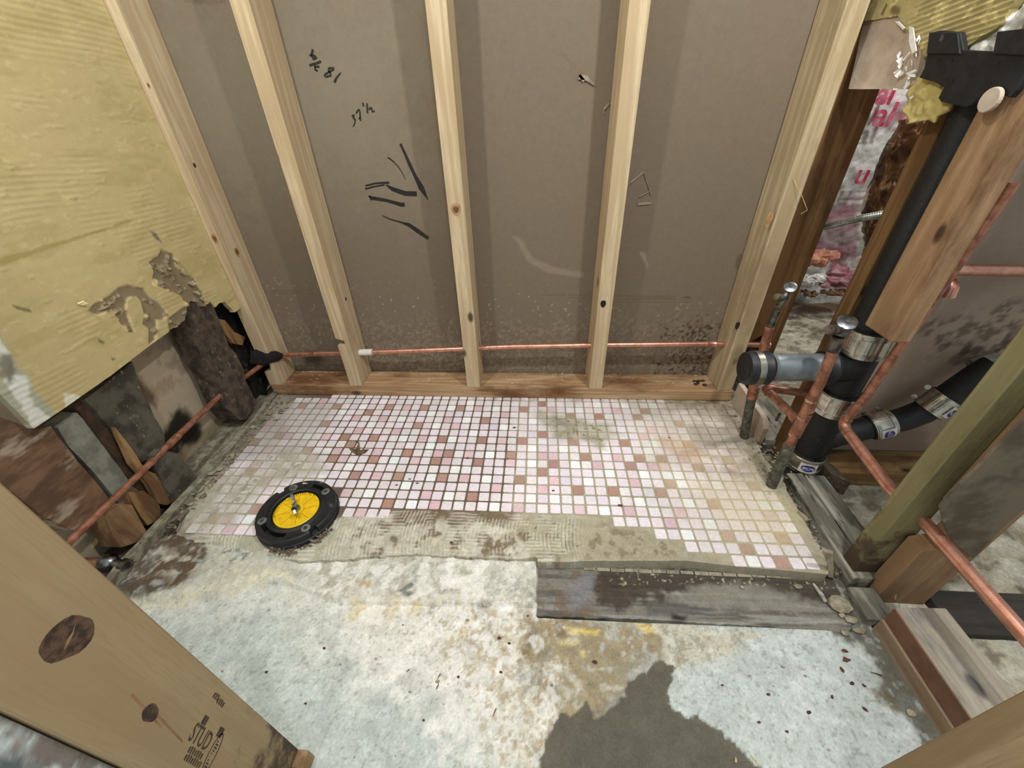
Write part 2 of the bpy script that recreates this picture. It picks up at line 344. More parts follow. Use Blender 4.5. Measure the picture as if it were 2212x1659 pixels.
# ------------------------------------------------------------------ painted sheets (grids cut by an outline)
def sheet(name, mapf, u0, u1, v0, v1, step, m, colf, hf=None, inside=None, thick=None, parent=None, flip=False, smooth=True):
    us = np.arange(u0, u1+step*0.5, step); vs = np.arange(v0, v1+step*0.5, step)
    gu, gv = np.meshgrid(us, vs); h = hf(gu, gv) if hf else np.zeros(gu.shape)
    nu, nv = len(us), len(vs)
    cin = np.ones((nv-1, nu-1), bool)
    if inside is not None:
        cin = inside((gu[:-1, :-1]+gu[1:, 1:])/2, (gv[:-1, :-1]+gv[1:, 1:])/2) > 0
        # pull the vertices along the cut onto the true outline
        pc = np.zeros((nv+1, nu+1), bool); pc[1:-1, 1:-1] = cin
        anyin = pc[:-1, :-1] | pc[1:, :-1] | pc[:-1, 1:] | pc[1:, 1:]; allin = pc[:-1, :-1] & pc[1:, :-1] & pc[:-1, 1:] & pc[1:, 1:]
        bd_ = anyin & ~allin; bu, bw = gu[bd_], gv[bd_]; e_ = step*0.3
        for _k in range(2):
            s0 = inside(bu, bw); gx = (inside(bu+e_, bw)-inside(bu-e_, bw))/(2*e_); gy = (inside(bu, bw+e_)-inside(bu, bw-e_))/(2*e_)
            g2 = gx*gx+gy*gy+1e-6; mx_ = step*0.45
            bu = bu-np.clip(s0*gx/g2, -mx_, mx_); bw = bw-np.clip(s0*gy/g2, -mx_, mx_)
        gu = gu.copy(); gv = gv.copy(); gu[bd_] = bu; gv[bd_] = bw
    P = mapf(gu, gv, h).reshape(-1, 3)
    idx = np.arange(nu*nv).reshape(nv, nu)
    q = np.stack([idx[:-1, :-1], idx[:-1, 1:], idx[1:, 1:], idx[1:, :-1]], -1)[cin]
    C = colf(gu, gv).reshape(-1, 3)
    if thick is not None:
        low = mapf(gu, gv, np.full(gu.shape, thick)).reshape(-1, 3); n0 = len(P)
        pad = np.zeros((nv+1, nu+1), bool); pad[1:-1, 1:-1] = cin
        side = []
        a = cin & ~pad[:-2, 1:-1]; side.append(np.stack([idx[:-1, :-1], idx[:-1, 1:]], -1)[a][:, ::-1])
        a = cin & ~pad[2:, 1:-1]; side.append(np.stack([idx[1:, :-1], idx[1:, 1:]], -1)[a])
        a = cin & ~pad[1:-1, :-2]; side.append(np.stack([idx[:-1, :-1], idx[1:, :-1]], -1)[a])
        a = cin & ~pad[1:-1, 2:]; side.append(np.stack([idx[:-1, 1:], idx[1:, 1:]], -1)[a][:, ::-1])
        e = np.concatenate(side)
        sq = np.stack([e[:, 0], e[:, 1], e[:, 1]+n0, e[:, 0]+n0], -1)
        # the underside, one big face per cell is not needed where it lies on something: close it all the same
        uq = q[:, ::-1]+n0
        P = np.concatenate([P, low]); C = np.concatenate([C, C*0.9]); q = np.concatenate([q, sq, uq])
    used = np.unique(q); rem = np.full(len(P), -1); rem[used] = np.arange(len(used)); P = P[used]; C = C[used]; q = rem[q]
    if flip: q = q[:, ::-1]
    mn = P.min(0); mx = P.max(0); org = np.array([(mn[0]+mx[0])/2, (mn[1]+mx[1])/2, mn[2]])
    if parent is not None: org = np.array(parent['_o'])
    me = bpy.data.meshes.new(name); me.vertices.add(len(P)); me.vertices.foreach_set('co', ((P-org)*U).astype(np.float32).ravel())
    me.loops.add(len(q)*4); me.polygons.add(len(q))
    me.loops.foreach_set('vertex_index', q.astype(np.int32).ravel())
    me.polygons.foreach_set('loop_start', np.arange(0, len(q)*4, 4, dtype=np.int32))
    me.update(calc_edges=True); me.validate()
    ca = me.color_attributes.new('Col', 'FLOAT_COLOR', 'POINT')
    ca.data.foreach_set('color', np.concatenate([C, np.ones((len(C), 1))], 1).astype(np.float32).ravel())
    me.materials.append(m)
    if smooth: me.shade_smooth(); me.set_sharp_from_angle(angle=0.9)
    o = bpy.data.objects.new(name, me); col.objects.link(o); o['_o'] = tuple(org.tolist())
    if parent is not None: o.parent = parent
    else: o.location = (org*U).tolist()
    return o
def fp(pts, z=-1.0): return [at(x, y, Z=z)[:2] for x, y in pts]
def wp(pts, Y=2.7): return [(at(x, y, Y=Y)[0], at(x, y, Y=Y)[2]) for x, y in pts]
def lp(pts, X=-31.3): return [(at(x, y, X=X)[1], at(x, y, X=X)[2]) for x, y in pts]

# ================================================================== THE SETTING
FLOORM = painted('concrete_floor', 240, 0.20, 0.85, 0.5, 160, pock=0.7)
MUDM = painted('rough_mud_floor', 160, 0.3, 0.95, 1.0, 90, dist=0.004)
DRYM = painted('brown_drywall_paper', 420, 0.07, 0.8, 0.12, 300, dist=0.0006)
def flat(a): return lambda u, v, h: np.stack([u, v, h+a], -1)
F = fp
WET = F([(1165, 1665), (1175, 1600), (1195, 1560), (1215, 1543), (1240, 1547), (1258, 1538), (1266, 1515), (1276, 1528), (1284, 1548), (1305, 1545), (1335, 1520), (1348, 1490), (1362, 1462), (1398, 1455), (1400, 1436), (1432, 1428), (1455, 1442), (1446, 1470), (1440, 1500), (1452, 1530), (1500, 1550), (1560, 1585), (1610, 1622), (1650, 1665), (1640, 1700), (1160, 1700)])
floor_layers = [
    (F([(250, 1270), (640, 1230), (1160, 1200), (1200, 1400), (1260, 1520), (1185, 1700), (1040, 1700), (960, 1600), (880, 1500), (720, 1440), (600, 1330), (300, 1330)]), (222, 220, 210), 1.6, 1.6, 0.7, None),
    (F([(740, 1300), (1165, 1310), (1240, 1500), (1180, 1700), (1090, 1700), (1000, 1560), (930, 1480), (780, 1420)]), (228, 222, 212), 1.2, 1.4, 0.6, None),
    (F([(960, 1290), (1175, 1300), (1200, 1400), (1300, 1530), (1190, 1700), (1110, 1700), (1080, 1560), (1000, 1420)]), (204, 192, 162), 1.0, 1.4, 0.6, (2.2, 0.42, 0.62)),
    (F([(1000, 1300), (1170, 1310), (1260, 1500), (1200, 1600), (1080, 1470)]), (158, 136, 100), 0.8, 1.0, 0.8, (2.6, 0.47, 0.6)),
    (F([(1150, 1330), (1400, 1345), (1450, 1370), (1440, 1425), (1400, 1450), (1370, 1465), (1350, 1510), (1290, 1560), (1200, 1560), (1170, 1500), (1130, 1420)]), (150, 136, 106), 0.5, 0.7, 0.95, None),
    (F([(1150, 1330), (1400, 1345), (1450, 1370), (1400, 1450), (1350, 1510), (1200, 1560), (1150, 1440)]), (168, 155, 126), 0.5, 0.8, 0.45, (1.6, 0.5, 0.62, (0.5, 1.6))),
    (F([(1410, 1345), (1650, 1372), (1600, 1415), (1500, 1440), (1440, 1440), (1440, 1395)]), (196, 190, 172), 0.3, 0.5, 0.95, None),
    (F([(1410, 1345), (1650, 1372), (1600, 1415), (1470, 1450), (1400, 1420)]), (140, 132, 112), 0.3, 0.5, 0.6, (3.0, 0.5, 0.6)),
    (F([(1478, 1440), (1560, 1425), (1640, 1380), (1700, 1366), (1780, 1370), (1850, 1392), (1880, 1425), (1902, 1480), (1915, 1510), (1962, 1560), (1990, 1605), (1975, 1640), (1900, 1700), (1720, 1700), (1600, 1600), (1470, 1530)]), (192, 199, 195), 0.35, 0.7, 0.9, None),
    (F([(1790, 1230), (1870, 1230), (1930, 1340), (1905, 1360), (1790, 1352)]), (80, 72, 60), 0.3, 0.3, 0.95, None),
    ([(-36, -60), (-31.2, -60), (-31.2, 3), (-36, 3)], (96, 84, 66), 0.3, 0.4, 0.95, None), ([(-36, -2.2), (-28, -2.2), (-28, 3), (-36, 3)], (104, 92, 72), 0.3, 0.4, 0.95, None),
    (F([(1790, 1352), (1905, 1345), (1960, 1420), (2100, 1659), (2100, 1720), (1975, 1700), (1992, 1600), (1962, 1556), (1912, 1505), (1895, 1440), (1860, 1393), (1800, 1375)]), (92, 88, 76), 0.25, 0.4, 0.95, None),
    (F([(1880, 1490), (1915, 1492), (1935, 1515), (1960, 1545), (1930, 1540), (1900, 1520)]), (104, 96, 74), 0.15, 0.2, 0.9, None),
    (F([(590, 1200), (1160, 1200), (1162, 1302), (900, 1300), (640, 1300)]), (204, 201, 188), 0.3, 0.4, 0.85, None),
    (F([(640, 1205), (1160, 1205), (1160, 1300), (700, 1296)]), (160, 154, 134), 0.5, 0.6, 0.6, (2.2, 0.5, 0.64)),
    (F([(760, 1298), (900, 1296), (900, 1330), (760, 1335)]), (216, 200, 160), 0.5, 0.5, 0.7, None),
    (F([(240, 1282), (330, 1296), (430, 1282), (520, 1230), (620, 1232), (640, 1262), (560, 1270), (440, 1300), (330, 1316), (240, 1300)]), (216, 210, 186), 0.3, 0.5, 0.9, None),
    (F([(380, 1160), (640, 1180), (640, 1240), (420, 1280), (300, 1290)]), (190, 188, 170), 0.5, 0.7, 0.8, None),
    (F([(190, 1260), (270, 1180), (350, 1130), (470, 1160), (455, 1215), (405, 1272), (330, 1290), (250, 1276)]), (92, 72, 52), 0.25, 0.5, 0.95, None),
    (F([(330, 1200), (440, 1190), (440, 1240), (390, 1268), (350, 1250)]), (184, 178, 160), 0.35, 0.5, 0.9, (1.3, 0.44, 0.56)),
    (F([(240, 1260), (360, 1276), (300, 1300), (240, 1290)]), (86, 80, 66), 0.3, 0.4, 0.8, None),
    (F([(860, 1283), (890, 1262), (897, 1268), (885, 1280), (905, 1288), (880, 1294)]), (108, 116, 112), 0.05, 0.05, 0.9, None),
    (F([(480, 1205), (520, 1190), (560, 1196), (550, 1215), (505, 1228), (480, 1222)]), (120, 126, 118), 0.08, 0.1, 0.8, (3.5, 0.42, 0.52)),
    (F([(655, 1212), (672, 1196), (694, 1200), (684, 1214)]), (116, 120, 114), 0.05, 0.05, 0.9, None),
    (F([(780, 1262), (800, 1256), (806, 1270), (792, 1278), (777, 1274)]), (190, 168, 128), 0.08, 0.1, 0.8, None),
    (F([(1218, 1355), (1292, 1363), (1288, 1370), (1235, 1368)]), (224, 198, 110), 0.12, 0.15, 0.9, None),
    (F([(1372, 1346), (1410, 1352), (1418, 1368), (1396, 1370)]), (222, 196, 116), 0.12, 0.15, 0.8, None),
    (F(ell(1226, 1385, 26, 9)), (204, 190, 138), 0.12, 0.2, 0.8, None),
    (F(ell(1183, 1382, 12, 8)), (182, 176, 150), 0.1, 0.1, 0.8, None),
    (F(ell(1258, 1412, 9, 9)), (204, 188, 130), 0.12, 0.15, 0.8, None),
    (F([(1145, 1310), (1175, 1215), (1190, 1330), (1240, 1345), (1180, 1420), (1110, 1470)]), (120, 104, 78), 0.4, 0.5, 0.75, (1.8, 0.42, 0.6)),
    (None, (120, 116, 104), 1, 0, 0.45, (5.0, 0.62, 0.72)),
    (None, (226, 230, 228), 1, 0, 0.35, (2.2, 0.55, 0.72)),
    (None, (146, 152, 148), 1, 0, 0.25, (0.7, 0.5, 0.7)),
    (F([(640, 1200), (1165, 1200), (1260, 1500), (1190, 1700), (1000, 1700), (760, 1450)]), (236, 233, 226), 1.0, 1.2, 0.7, (1.2, 0.48, 0.62)),
    (F([(900, 1290), (1220, 1330), (1300, 1540), (1190, 1700), (1050, 1640)]), (168, 148, 112), 0.8, 1.0, 0.6, (3.4, 0.54, 0.64)),
    (WET, (97, 92, 79), 0.06, 0.34, 0.98, None),
    (F([(1170, 1700), (1180, 1620), (1220, 1570), (1330, 1545), (1430, 1470), (1445, 1560), (1580, 1640), (1600, 1700)]), (90, 86, 76), 1.2, 0.8, 0.6, (0.8, 0.4, 0.6)),
]
PATCH = F([(560, 1185), (1162, 1185), (1163, 1303), (1000, 1301), (740, 1299), (620, 1258), (560, 1240)], -0.5)
CREAM = F([(230, 1290), (330, 1300), (440, 1290), (560, 1262), (640, 1262), (600, 1150), (380, 1150), (200, 1230)], -0.7)
BEAMP = [(-0.95, -23.6), (19.6, -23.5), (20.4, -19.0), (-0.95, -19.0)]
def floor_h(u, v):
    h = -1.0+0.05*(fbm(u*0.8, v*0.8, 3)-0.5)+0.03*(fbm(u*4, v*4, 9)-0.5)
    s = sst(-0.05, 0.1, sdist(PATCH, u, v)+0.25*(fbm(u*2, v*2, 8)-0.5)); h = h*(1-s)+s*(-0.66+0.07*(fbm(u*2.5, v*2.5, 4)-0.5))
    s = sst(-0.3, 0.5, sdist(CREAM, u, v)+0.5*(fbm(u*1.2, v*1.2, 18)-0.5)); h = np.maximum(h, h*(1-s)+s*(-0.42+0.2*(fbm(u*2.5, v*2.5, 14)-0.5)))
    s = sst(0.0, 0.2, sdist(BEAMP, u, v)); h = h*(1-s)+s*-1.6
    s = sst(-0.2, 0.3, sdist(WET, u, v)); h = h-0.06*s
    return h
struct(sheet('floor', flat(0), -34.6, 20.7, -34.5, 3.0, 0.1, FLOORM, lambda u, v: paint((190, 198, 193), floor_layers, u, v), floor_h))
struct(sheet('floor', flat(-1.35), 20.7, 62, -36, 34, 0.3, MUDM, lambda u, v: paint((186, 178, 156), [
    (None, (128, 118, 96), 1, 0, 0.8, (0.5, 0.48, 0.62)), (None, (90, 80, 64), 1, 0, 0.7, (1.4, 0.58, 0.68)), (None, (216, 210, 194), 1, 0, 0.6, (0.9, 0.5, 0.66, (0.5, 1.5))),
    ([(20, -8), (30, -8), (30, 3), (20, 3)], (140, 130, 106), 1, 1, 0.7, None),
    ([(24, 24), (70, 24), (70, 40), (24, 40)], (92, 66, 44), 1.2, 1.5, 0.9, None)], u, v),
    lambda u, v: 0.3*(fbm(u*0.9, v*0.9, 3)-0.3)+0.15*(fbm(u*3, v*3, 6)-0.5)+0.5*sst(0, 4, v+2)-0.1))
struct(sheet('floor', flat(-1.0), -36, 62, -79.5, -34.5, 1.5, FLOORM, lambda u, v: paint((176, 180, 174), [(None, (140, 140, 130), 1, 0, 0.6, (0.4, 0.45, 0.65))], u, v)))

# back wall of brown drywall seen between the studs
W = wp
wb_layers = [
    (None, (122, 105, 90), 1, 0, 0.2, (0.12, 0.45, 0.6)),
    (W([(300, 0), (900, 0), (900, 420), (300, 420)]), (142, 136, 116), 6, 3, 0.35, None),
    (W([(560, 690), (1560, 690), (1560, 860), (560, 860)]), (150, 138, 118), 1.6, 1.5, 0.4, (3.5, 0.48, 0.66)),
    (W([(780, 740), (1010, 740), (1010, 800), (780, 800)]), (170, 160, 142), 0.8, 0.6, 0.4, (5, 0.48, 0.62)),
    (W([(1050, 760), (1270, 760), (1270, 800), (1050, 800)]), (160, 150, 132), 0.8, 0.6, 0.35, (5, 0.48, 0.62)),
    (W([(560, 600), (1560, 640), (1560, 800), (560, 800)]), (180, 168, 144), 1.5, 1, 0.6, (7.5, 0.75, 0.79)),
    (W([(600, 803), (1010, 800), (1010, 830), (600, 830)]), (90, 64, 44), 0.35, 0.35, 0.8, None),
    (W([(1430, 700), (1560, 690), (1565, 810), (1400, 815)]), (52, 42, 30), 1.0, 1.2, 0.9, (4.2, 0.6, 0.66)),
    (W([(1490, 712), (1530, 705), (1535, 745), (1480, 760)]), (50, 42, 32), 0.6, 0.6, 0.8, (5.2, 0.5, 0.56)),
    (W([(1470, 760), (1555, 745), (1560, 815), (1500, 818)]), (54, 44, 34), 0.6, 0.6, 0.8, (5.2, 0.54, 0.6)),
    (W([(655, 763), (672, 758), (694, 765), (699, 780), (685, 790), (660, 785)]), (52, 44, 36), 0.5, 0.2, 0.85, None),
    (W([(1100, 505), (1125, 515), (1150, 555), (1190, 575), (1260, 590), (1260, 600), (1180, 588), (1140, 565), (1118, 525)]), (136, 123, 105), 0.12, 0.1, 0.8, None),
    (W([(1395, 545), (1400, 580), (1382, 545)]), (160, 150, 130), 0.12, 0.1, 0.5, None),
    (W([(395, 0), (485, 0), (482, 6), (400, 5)]), (92, 80, 62), 0.15, 0.1, 0.8, (5, 0.4, 0.5)),
    (W([(1212, 118), (1216, 116), (1264, 165), (1262, 168)]), (112, 94, 70), 0.06, 0.05, 0.8, (7, 0.4, 0.5)),
]
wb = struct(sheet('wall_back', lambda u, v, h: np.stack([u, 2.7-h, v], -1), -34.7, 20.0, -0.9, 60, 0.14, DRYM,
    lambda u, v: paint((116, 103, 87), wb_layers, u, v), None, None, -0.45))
struct(sheet('wall_left', lambda u, v, h: np.stack([-34.7+h, u, v], -1), -60, 3.2, -1.4, 60, 0.25, DRYM,
    lambda u, v: paint((186, 170, 146), [
        (lp([(330, 745), (415, 690), (440, 740), (430, 790), (360, 850), (300, 850), (280, 800)], -34.7), (120, 84, 58), 0.8, 0.8, 0.4, (1.2, 0.45, 0.6)),
        (lp([(275, 790), (330, 850), (340, 880), (310, 870)], -34.7), (78, 52, 34), 0.3, 0.4, 0.8, None),
        (lp([(385, 883), (405, 892), (432, 910), (436, 935), (425, 958), (395, 965), (400, 990), (360, 985), (340, 950), (355, 925), (370, 900)], -34.7), (20, 16, 12), 0.55, 0.5, 0.97, None),
        (lp([(330, 985), (430, 960), (480, 880), (560, 870), (470, 1010), (360, 1060)], -34.7), (150, 132, 96), 0.6, 0.6, 0.7, (1.5, 0.4, 0.6))], u, v), None, None, -0.4, flip=False))
struct(sheet('wall_right', lambda u, v, h: np.stack([u, -8.0-h, v], -1), 24.9, 62, -1.0, 60, 0.2, DRYM,
    lambda u, v: paint((168, 148, 130), [
        (None, (150, 128, 108), 1, 0, 0.5, (0.2, 0.45, 0.6)),
        (W([(1990, 700), (2212, 640), (2212, 800), (2120, 800), (2080, 790), (2000, 760)], -8), (88, 72, 56), 0.9, 1.0, 0.7, (1.6, 0.5, 0.6)),
        (W([(2040, 745), (2140, 735), (2200, 700), (2212, 760), (2130, 790), (2070, 790)], -8), (70, 58, 46), 0.6, 0.8, 0.8, (1.2, 0.45, 0.55)),
        (W([(1800, 940), (2000, 900), (2000, 1000), (1800, 1000)], -8), (120, 98, 80), 0.5, 0.5, 0.6, None)], u, v), None, None, -0.45))
# handwriting and printed marks on the back wall, traced strokes lying on its paper
def ribbon(name, strokes, zoom, m, parent, Y=2.69, depth=0.02):
    b = MB(); x0, y0, s = zoom
    for pts, wd in strokes:
        ws = wd if isinstance(wd, (list, tuple)) else [wd]*len(pts)
        q = [at(x0+x/s, y0+y/s, Y=Y) for x, y in pts]; L = []; R = []
        for i, p in enumerate(q):
            a = q[max(i-1, 0)]; c = q[min(i+1, len(q)-1)]; tx, tz = c[0]-a[0], c[2]-a[2]; n = math.hypot(tx, tz) or 1
            h = ws[i]/2; L.append((p[0]-tz/n*h, p[2]+tx/n*h)); R.append((p[0]+tz/n*h, p[2]-tx/n*h))
        for i in range(len(q)-1):
            o4 = [L[i], L[i+1], R[i+1], R[i]]
            b.extr([(x, Y, z) for x, z in o4], (0, -depth, 0))
    return b.build(name, m, parent)
ZA = (650, 95, 18.43)
ribbon('marker_writing', [([(480, 215), (455, 320), (420, 430), (365, 460), (420, 485), (480, 450), (570, 490), (620, 540), (560, 575), (460, 590)], 0.16),
    ([(340, 850), (480, 810), (620, 770), (800, 690)], 0.15), ([(540, 840), (565, 900), (735, 900)], 0.13), ([(570, 900), (570, 1030), (670, 1070)], 0.15),
    ([(1110, 950), (1320, 960), (1310, 1010), (1180, 1080), (960, 1210), (940, 1270), (1010, 1310), (1200, 1250), (1190, 1180), (1110, 1080), (1100, 960)], 0.12),
    ([(1590, 1140), (1470, 1280), (1390, 1400), (1340, 1530)], [0.07, 0.12, 0.16, 0.18])], ZA, INK, wb)
ribbon('marker_writing', [([(450, 910), (530, 830), (530, 1020), (600, 1040), (590, 1200), (560, 1310), (500, 1400)], [0.15, 0.17, 0.17, 0.15, 0.1, 0.09, 0.07]),
    ([(650, 770), (740, 610), (800, 590), (830, 700), (840, 900), (860, 1130)], 0.12), ([(780, 1050), (840, 950)], 0.08),
    ([(960, 260), (1010, 430)], 0.13), ([(1170, 290), (1180, 500), (1195, 770)], 0.13),
    ([(1260, 590), (1340, 490), (1390, 500), (1420, 690), (1530, 650)], 0.13)], (740, 210, 22.12), INK, wb)
ribbon('marker_writing', [([(685, 75), (760, 240), (830, 400), (920, 590), (1010, 760), (1115, 950)], [0.2, 0.22, 0.3, 0.3, 0.5, 0.05]),
    ([(490, 287), (580, 355), (650, 430), (710, 520), (765, 635)], [0.12, 0.09, 0.08, 0.07, 0.03]),
    ([(140, 730), (300, 690), (510, 680)], [0.13, 0.13, 0.18]), ([(135, 778), (280, 740), (440, 715)], [0.13, 0.12, 0.1]),
    ([(460, 715), (560, 780), (760, 850), (940, 855)], [0.1, 0.35, 0.4, 0.4]),
    ([(190, 885), (240, 920), (480, 960), (700, 1025), (750, 1020)], [0.1, 0.3, 0.26, 0.34, 0.36]), ([(200, 890), (235, 960)], 0.1),
    ([(400, 1192), (520, 1250), (700, 1300), (820, 1340), (950, 1430), (1120, 1550)], [0.07, 0.1, 0.14, 0.34, 0.4, 0.3])], (770, 300, 7.21), INK, wb)
ZS = (1160, 600, 6.144)
ribbon('printed_text', [([(60, 228), (750, 228)], 0.07), ([(440, 262), (750, 265)], 0.06), ([(1045, 238), (1330, 240)], 0.06), ([(1350, 238), (1840, 245)], 0.09),
    ([(1045, 285), (1840, 285)], 0.05), ([(1045, 322), (1840, 325)], 0.05), ([(1360, 262), (1800, 268)], 0.06)]+
    [([(1990+48*math.cos(a), 285+42*math.sin(a)) for a in [i*math.pi/8 for i in range(17)]], 0.06), ([(1990+18*math.cos(a), 275+16*math.sin(a)) for a in [i*math.pi/6 for i in range(13)]], 0.06), ([(1925, 255), (2060, 262)], 0.06)], ZS, INKFAINT, wb, depth=0.008)
ribbon('printed_text', [([(60, 30), (330, 35)], 0.05), ([(60, 50), (320, 52)], 0.05), ([(400+28*math.cos(a), 42+22*math.sin(a)) for a in [i*math.pi/6 for i in range(13)]], 0.06)], (570, 620, 4.0), INKFAINT, wb, depth=0.008)
SCUFF = plain('torn_drywall_paper', (150, 138, 118), (120, 104, 84), 60, 0.9)
ribbon('torn_paper_flap', [([(1820, 1185), (1925, 1100)], 0.14), ([(1925, 1100), (1975, 1250)], 0.05), ([(1895, 1260), (1960, 1225)], 0.08), ([(1885, 1305), (1975, 1297)], 0.2), ([(1670, 700), (1705, 660)], 0.16), ([(1668, 700), (1675, 730)], 0.07)], (740, 0, 2.962), SCUFF, wb, depth=0.09)
ribbon('torn_paper_flap', [([(1510, 490), (1560, 500), (1610, 545)], [0.35, 0.3, 0.08]), ([(1515, 480), (1545, 520)], 0.2)], (740, 0, 2.962), SCUFF, wb, depth=0.12)
ribbon('torn_paper_flap', [([(585, 400), (590, 250), (610, 0)], 0.04)], ZS, SCUFF, wb, depth=0.02)

# ================================================================== FRAMING OF THE BACK WALL
def stud(name, label, plan, z0, m, z1=60, bevel=0.09, group=None, cat='wall stud'):
    o = MB().prism(plan, z0, z1).build(name, m, bevel=bevel); return tag(o, label, cat, group)
ZP = 1.42
pl = MB().box(-31.9, 20.05, -0.5, 2.62, 0.07, ZP-0.0).build('bottom_plate', PLATE, bevel=0.09)
tag(pl, 'pine bottom plate lying along the back wall, water-stained at its left end', 'bottom plate')
NH = [(-31.95, -0.5), (-30.5, -0.5), (-30.5, 2.65), (-31.95, 2.65)]
def rot_box(x0, x1, y0, y1, a):
    cx, cy = (x0+x1)/2, y0; return [(cx+(x-cx)*math.cos(a)-(y-cy)*math.sin(a), cy+(x-cx)*math.sin(a)+(y-cy)*math.cos(a)) for x, y in ((x0, y0), (x1, y0), (x1, y1), (x0, y1))]
# leftmost stud has a burnt notch where the pipes meet, so it is built in an upper and a lower length with a neck between
def notched(name, label, plan, z0, notch, m, cat='wall stud'):
    za, zb, xn = notch
    x0 = min(p[0] for p in plan); x1 = max(p[0] for p in plan); y0 = min(p[1] for p in plan); y1 = max(p[1] for p in plan)
    prof = [(x0, z0), (x1, z0), (x1, 60), (x0, 60), (x0, zb), (x0+0.2, zb+0.15), (x0+0.45, zb), (xn, zb-0.3), (xn+0.1, (za+zb)/2), (xn-0.1, za+0.2), (x0+0.5, za), (x0, za-0.1)]
    o = MB().extr([(x, y0, z) for x, z in prof], (0, y1-y0, 0)).build(name, m, bevel=0.05)
    return tag(o, label, cat)
s1 = notched('wall_stud', 'leftmost pine stud of the back wall, notched round the copper pipe near its foot', NH, ZP, (3.3, 6.0, -30.95), STUD)
s2 = MB()
x0, x1, y0, y1 = -22.4, -21.02, -0.5, 2.65
s2.extr([(x, y0, z) for x, z in [(x0, ZP), (x1, ZP), (x1, 60), (x0, 60), (x0, 7.5), (x0+0.85, 7.25), (x0+0.88, 6.75), (x0, 6.7)]], (0, y1-y0, 0))
s2 = tag(s2.build('wall_stud', STUD, bevel=0.05), 'pine stud with a square notch in its left edge, second from the left', 'wall stud')
s3 = stud('wall_stud', 'middle pine stud with a big knot, right of the black marker strokes', [(-8.92, -0.5), (-7.45, -0.5), (-7.45, 2.65), (-8.92, 2.65)], ZP, STUD)
s4 = stud('wall_stud', 'pale pine stud with a bore hole low down, fourth from the left', rot_box(4.6, 6.02, -0.5, 2.65, 0.05), ZP, STUD)
s5 = stud('wall_stud', 'rightmost pine stud of the back wall, behind the capped grey side arm', rot_box(18.35, 19.85, -0.5, 2.65, 0.06), ZP, STUD_W)
KNOT = plain('dark_knot', (124, 88, 56), (84, 56, 34), 90, 0.8); KNOTR = plain('tan_knot', (176, 140, 98), (150, 114, 76), 60, 0.8)
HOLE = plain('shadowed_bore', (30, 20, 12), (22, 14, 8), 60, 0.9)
def knot(s, px, Y=None, X=None, r=0.28, k=1.5, m=None, m2=None, name='knot'):
    p = at(px[0], px[1], Y=Y, X=X); d = (0, -0.03, 0) if Y is not None else (0.03, 0, 0)
    for rr, mm, dd in ((r, m or KNOTR, 0.6), (r*0.55, m2 or KNOT, 1.0)):
        pts = [((p[0]+rr*math.cos(a) if Y is not None else p[0]), (p[1] if Y is not None else p[1]+rr*math.cos(a)), p[2]+rr*k*math.sin(a)*(1+0.1*math.sin(3*a))) for a in [i*math.pi/8 for i in range(16)]]
        MB().extr(pts, tuple(c*dd for c in d)).build(name, mm, s)
knot(s1, (420, 357), X=-30.5, r=0.12, k=1.6, m=HOLE, m2=HOLE, name='bore_hole'); knot(s1, (512, 545), X=-30.5, r=0.3); knot(s1, (464, 515), Y=-0.5, r=0.28)
knot(s1, (321, 184), Y=-0.5, r=0.12); knot(s3, (985, 452), Y=-0.5, r=0.42, k=1.2)
knot(s2, (747, 646), X=-21.02, r=0.12, m=HOLE, m2=HOLE, name='bore_hole')
knot(s4, (1303, 656), Y=-0.52, r=0.26, k=1.4, m=HOLE, m2=HOLE, name='bore_hole')
knot(s5, (1662, 473), Y=-0.5, r=0.26, k=2.6, m2=KNOTR); knot(s5, (1593, 703), Y=-0.5, r=0.2, k=2, m=HOLE, m2=HOLE, name='bore_hole'); knot(s5, (1605, 655), Y=-0.5, r=0.07, k=2)
# ================================================================== TILE BED
TB = fp([(560, 840), (575, 862), (555, 905), (480, 985), (440, 1020), (420, 1060), (385, 1105), (372, 1150), (420, 1172), (560, 1190), (640, 1208), (740, 1203), (870, 1191), (1160, 1203), (1162, 1213), (1190, 1212), (1480, 1211), (1600, 1224), (1790, 1241), (1785, 1212), (1740, 1130), (1712, 1080), (1700, 1062), (1696, 1045), (1650, 990), (1628, 940), (1600, 880), (1586, 858), (1584, 840)], 0.0)
DUST = [fp(p, 0.0) for p in (
    [(590, 975), (650, 960), (690, 990), (700, 1020), (620, 1035), (560, 1060), (520, 1120), (440, 1160), (400, 1160), (380, 1110), (430, 1050), (500, 1020), (545, 1010)],
    [(1165, 890), (1220, 898), (1250, 905), (1330, 925), (1340, 940), (1310, 950), (1298, 968), (1270, 955), (1200, 945), (1190, 925), (1170, 915)],
    [(1430, 862), (1590, 868), (1600, 900), (1630, 950), (1600, 935), (1545, 905), (1500, 890), (1440, 885)],
    [(1590, 940), (1640, 950), (1690, 1040), (1690, 1070), (1660, 1075), (1640, 1050), (1600, 1000)])]
MORT = fp([(400, 1150), (560, 1150), (640, 1155), (740, 1118), (840, 1112), (850, 1102), (1240, 1113), (1295, 1118), (1300, 1137), (1425, 1143), (1460, 1165), (1462, 1170), (1490, 1180), (1480, 1215), (740, 1215), (400, 1215)], 0.0)
def in_slab(u, v): return sdist(TB, u, v)+(0.06+0.2*(u < -1))*(fbm(u*1.5, v*1.5, 77, 3)-0.5)
def dust_h(u, v):
    h = 0.0
    for i, p in enumerate(DUST):
        h = np.maximum(h, sst(-0.3, 0.7, sdist(p, u, v)+1.6*(fbm(u*1.1, v*1.1, 51+i)-0.5)))
    return h
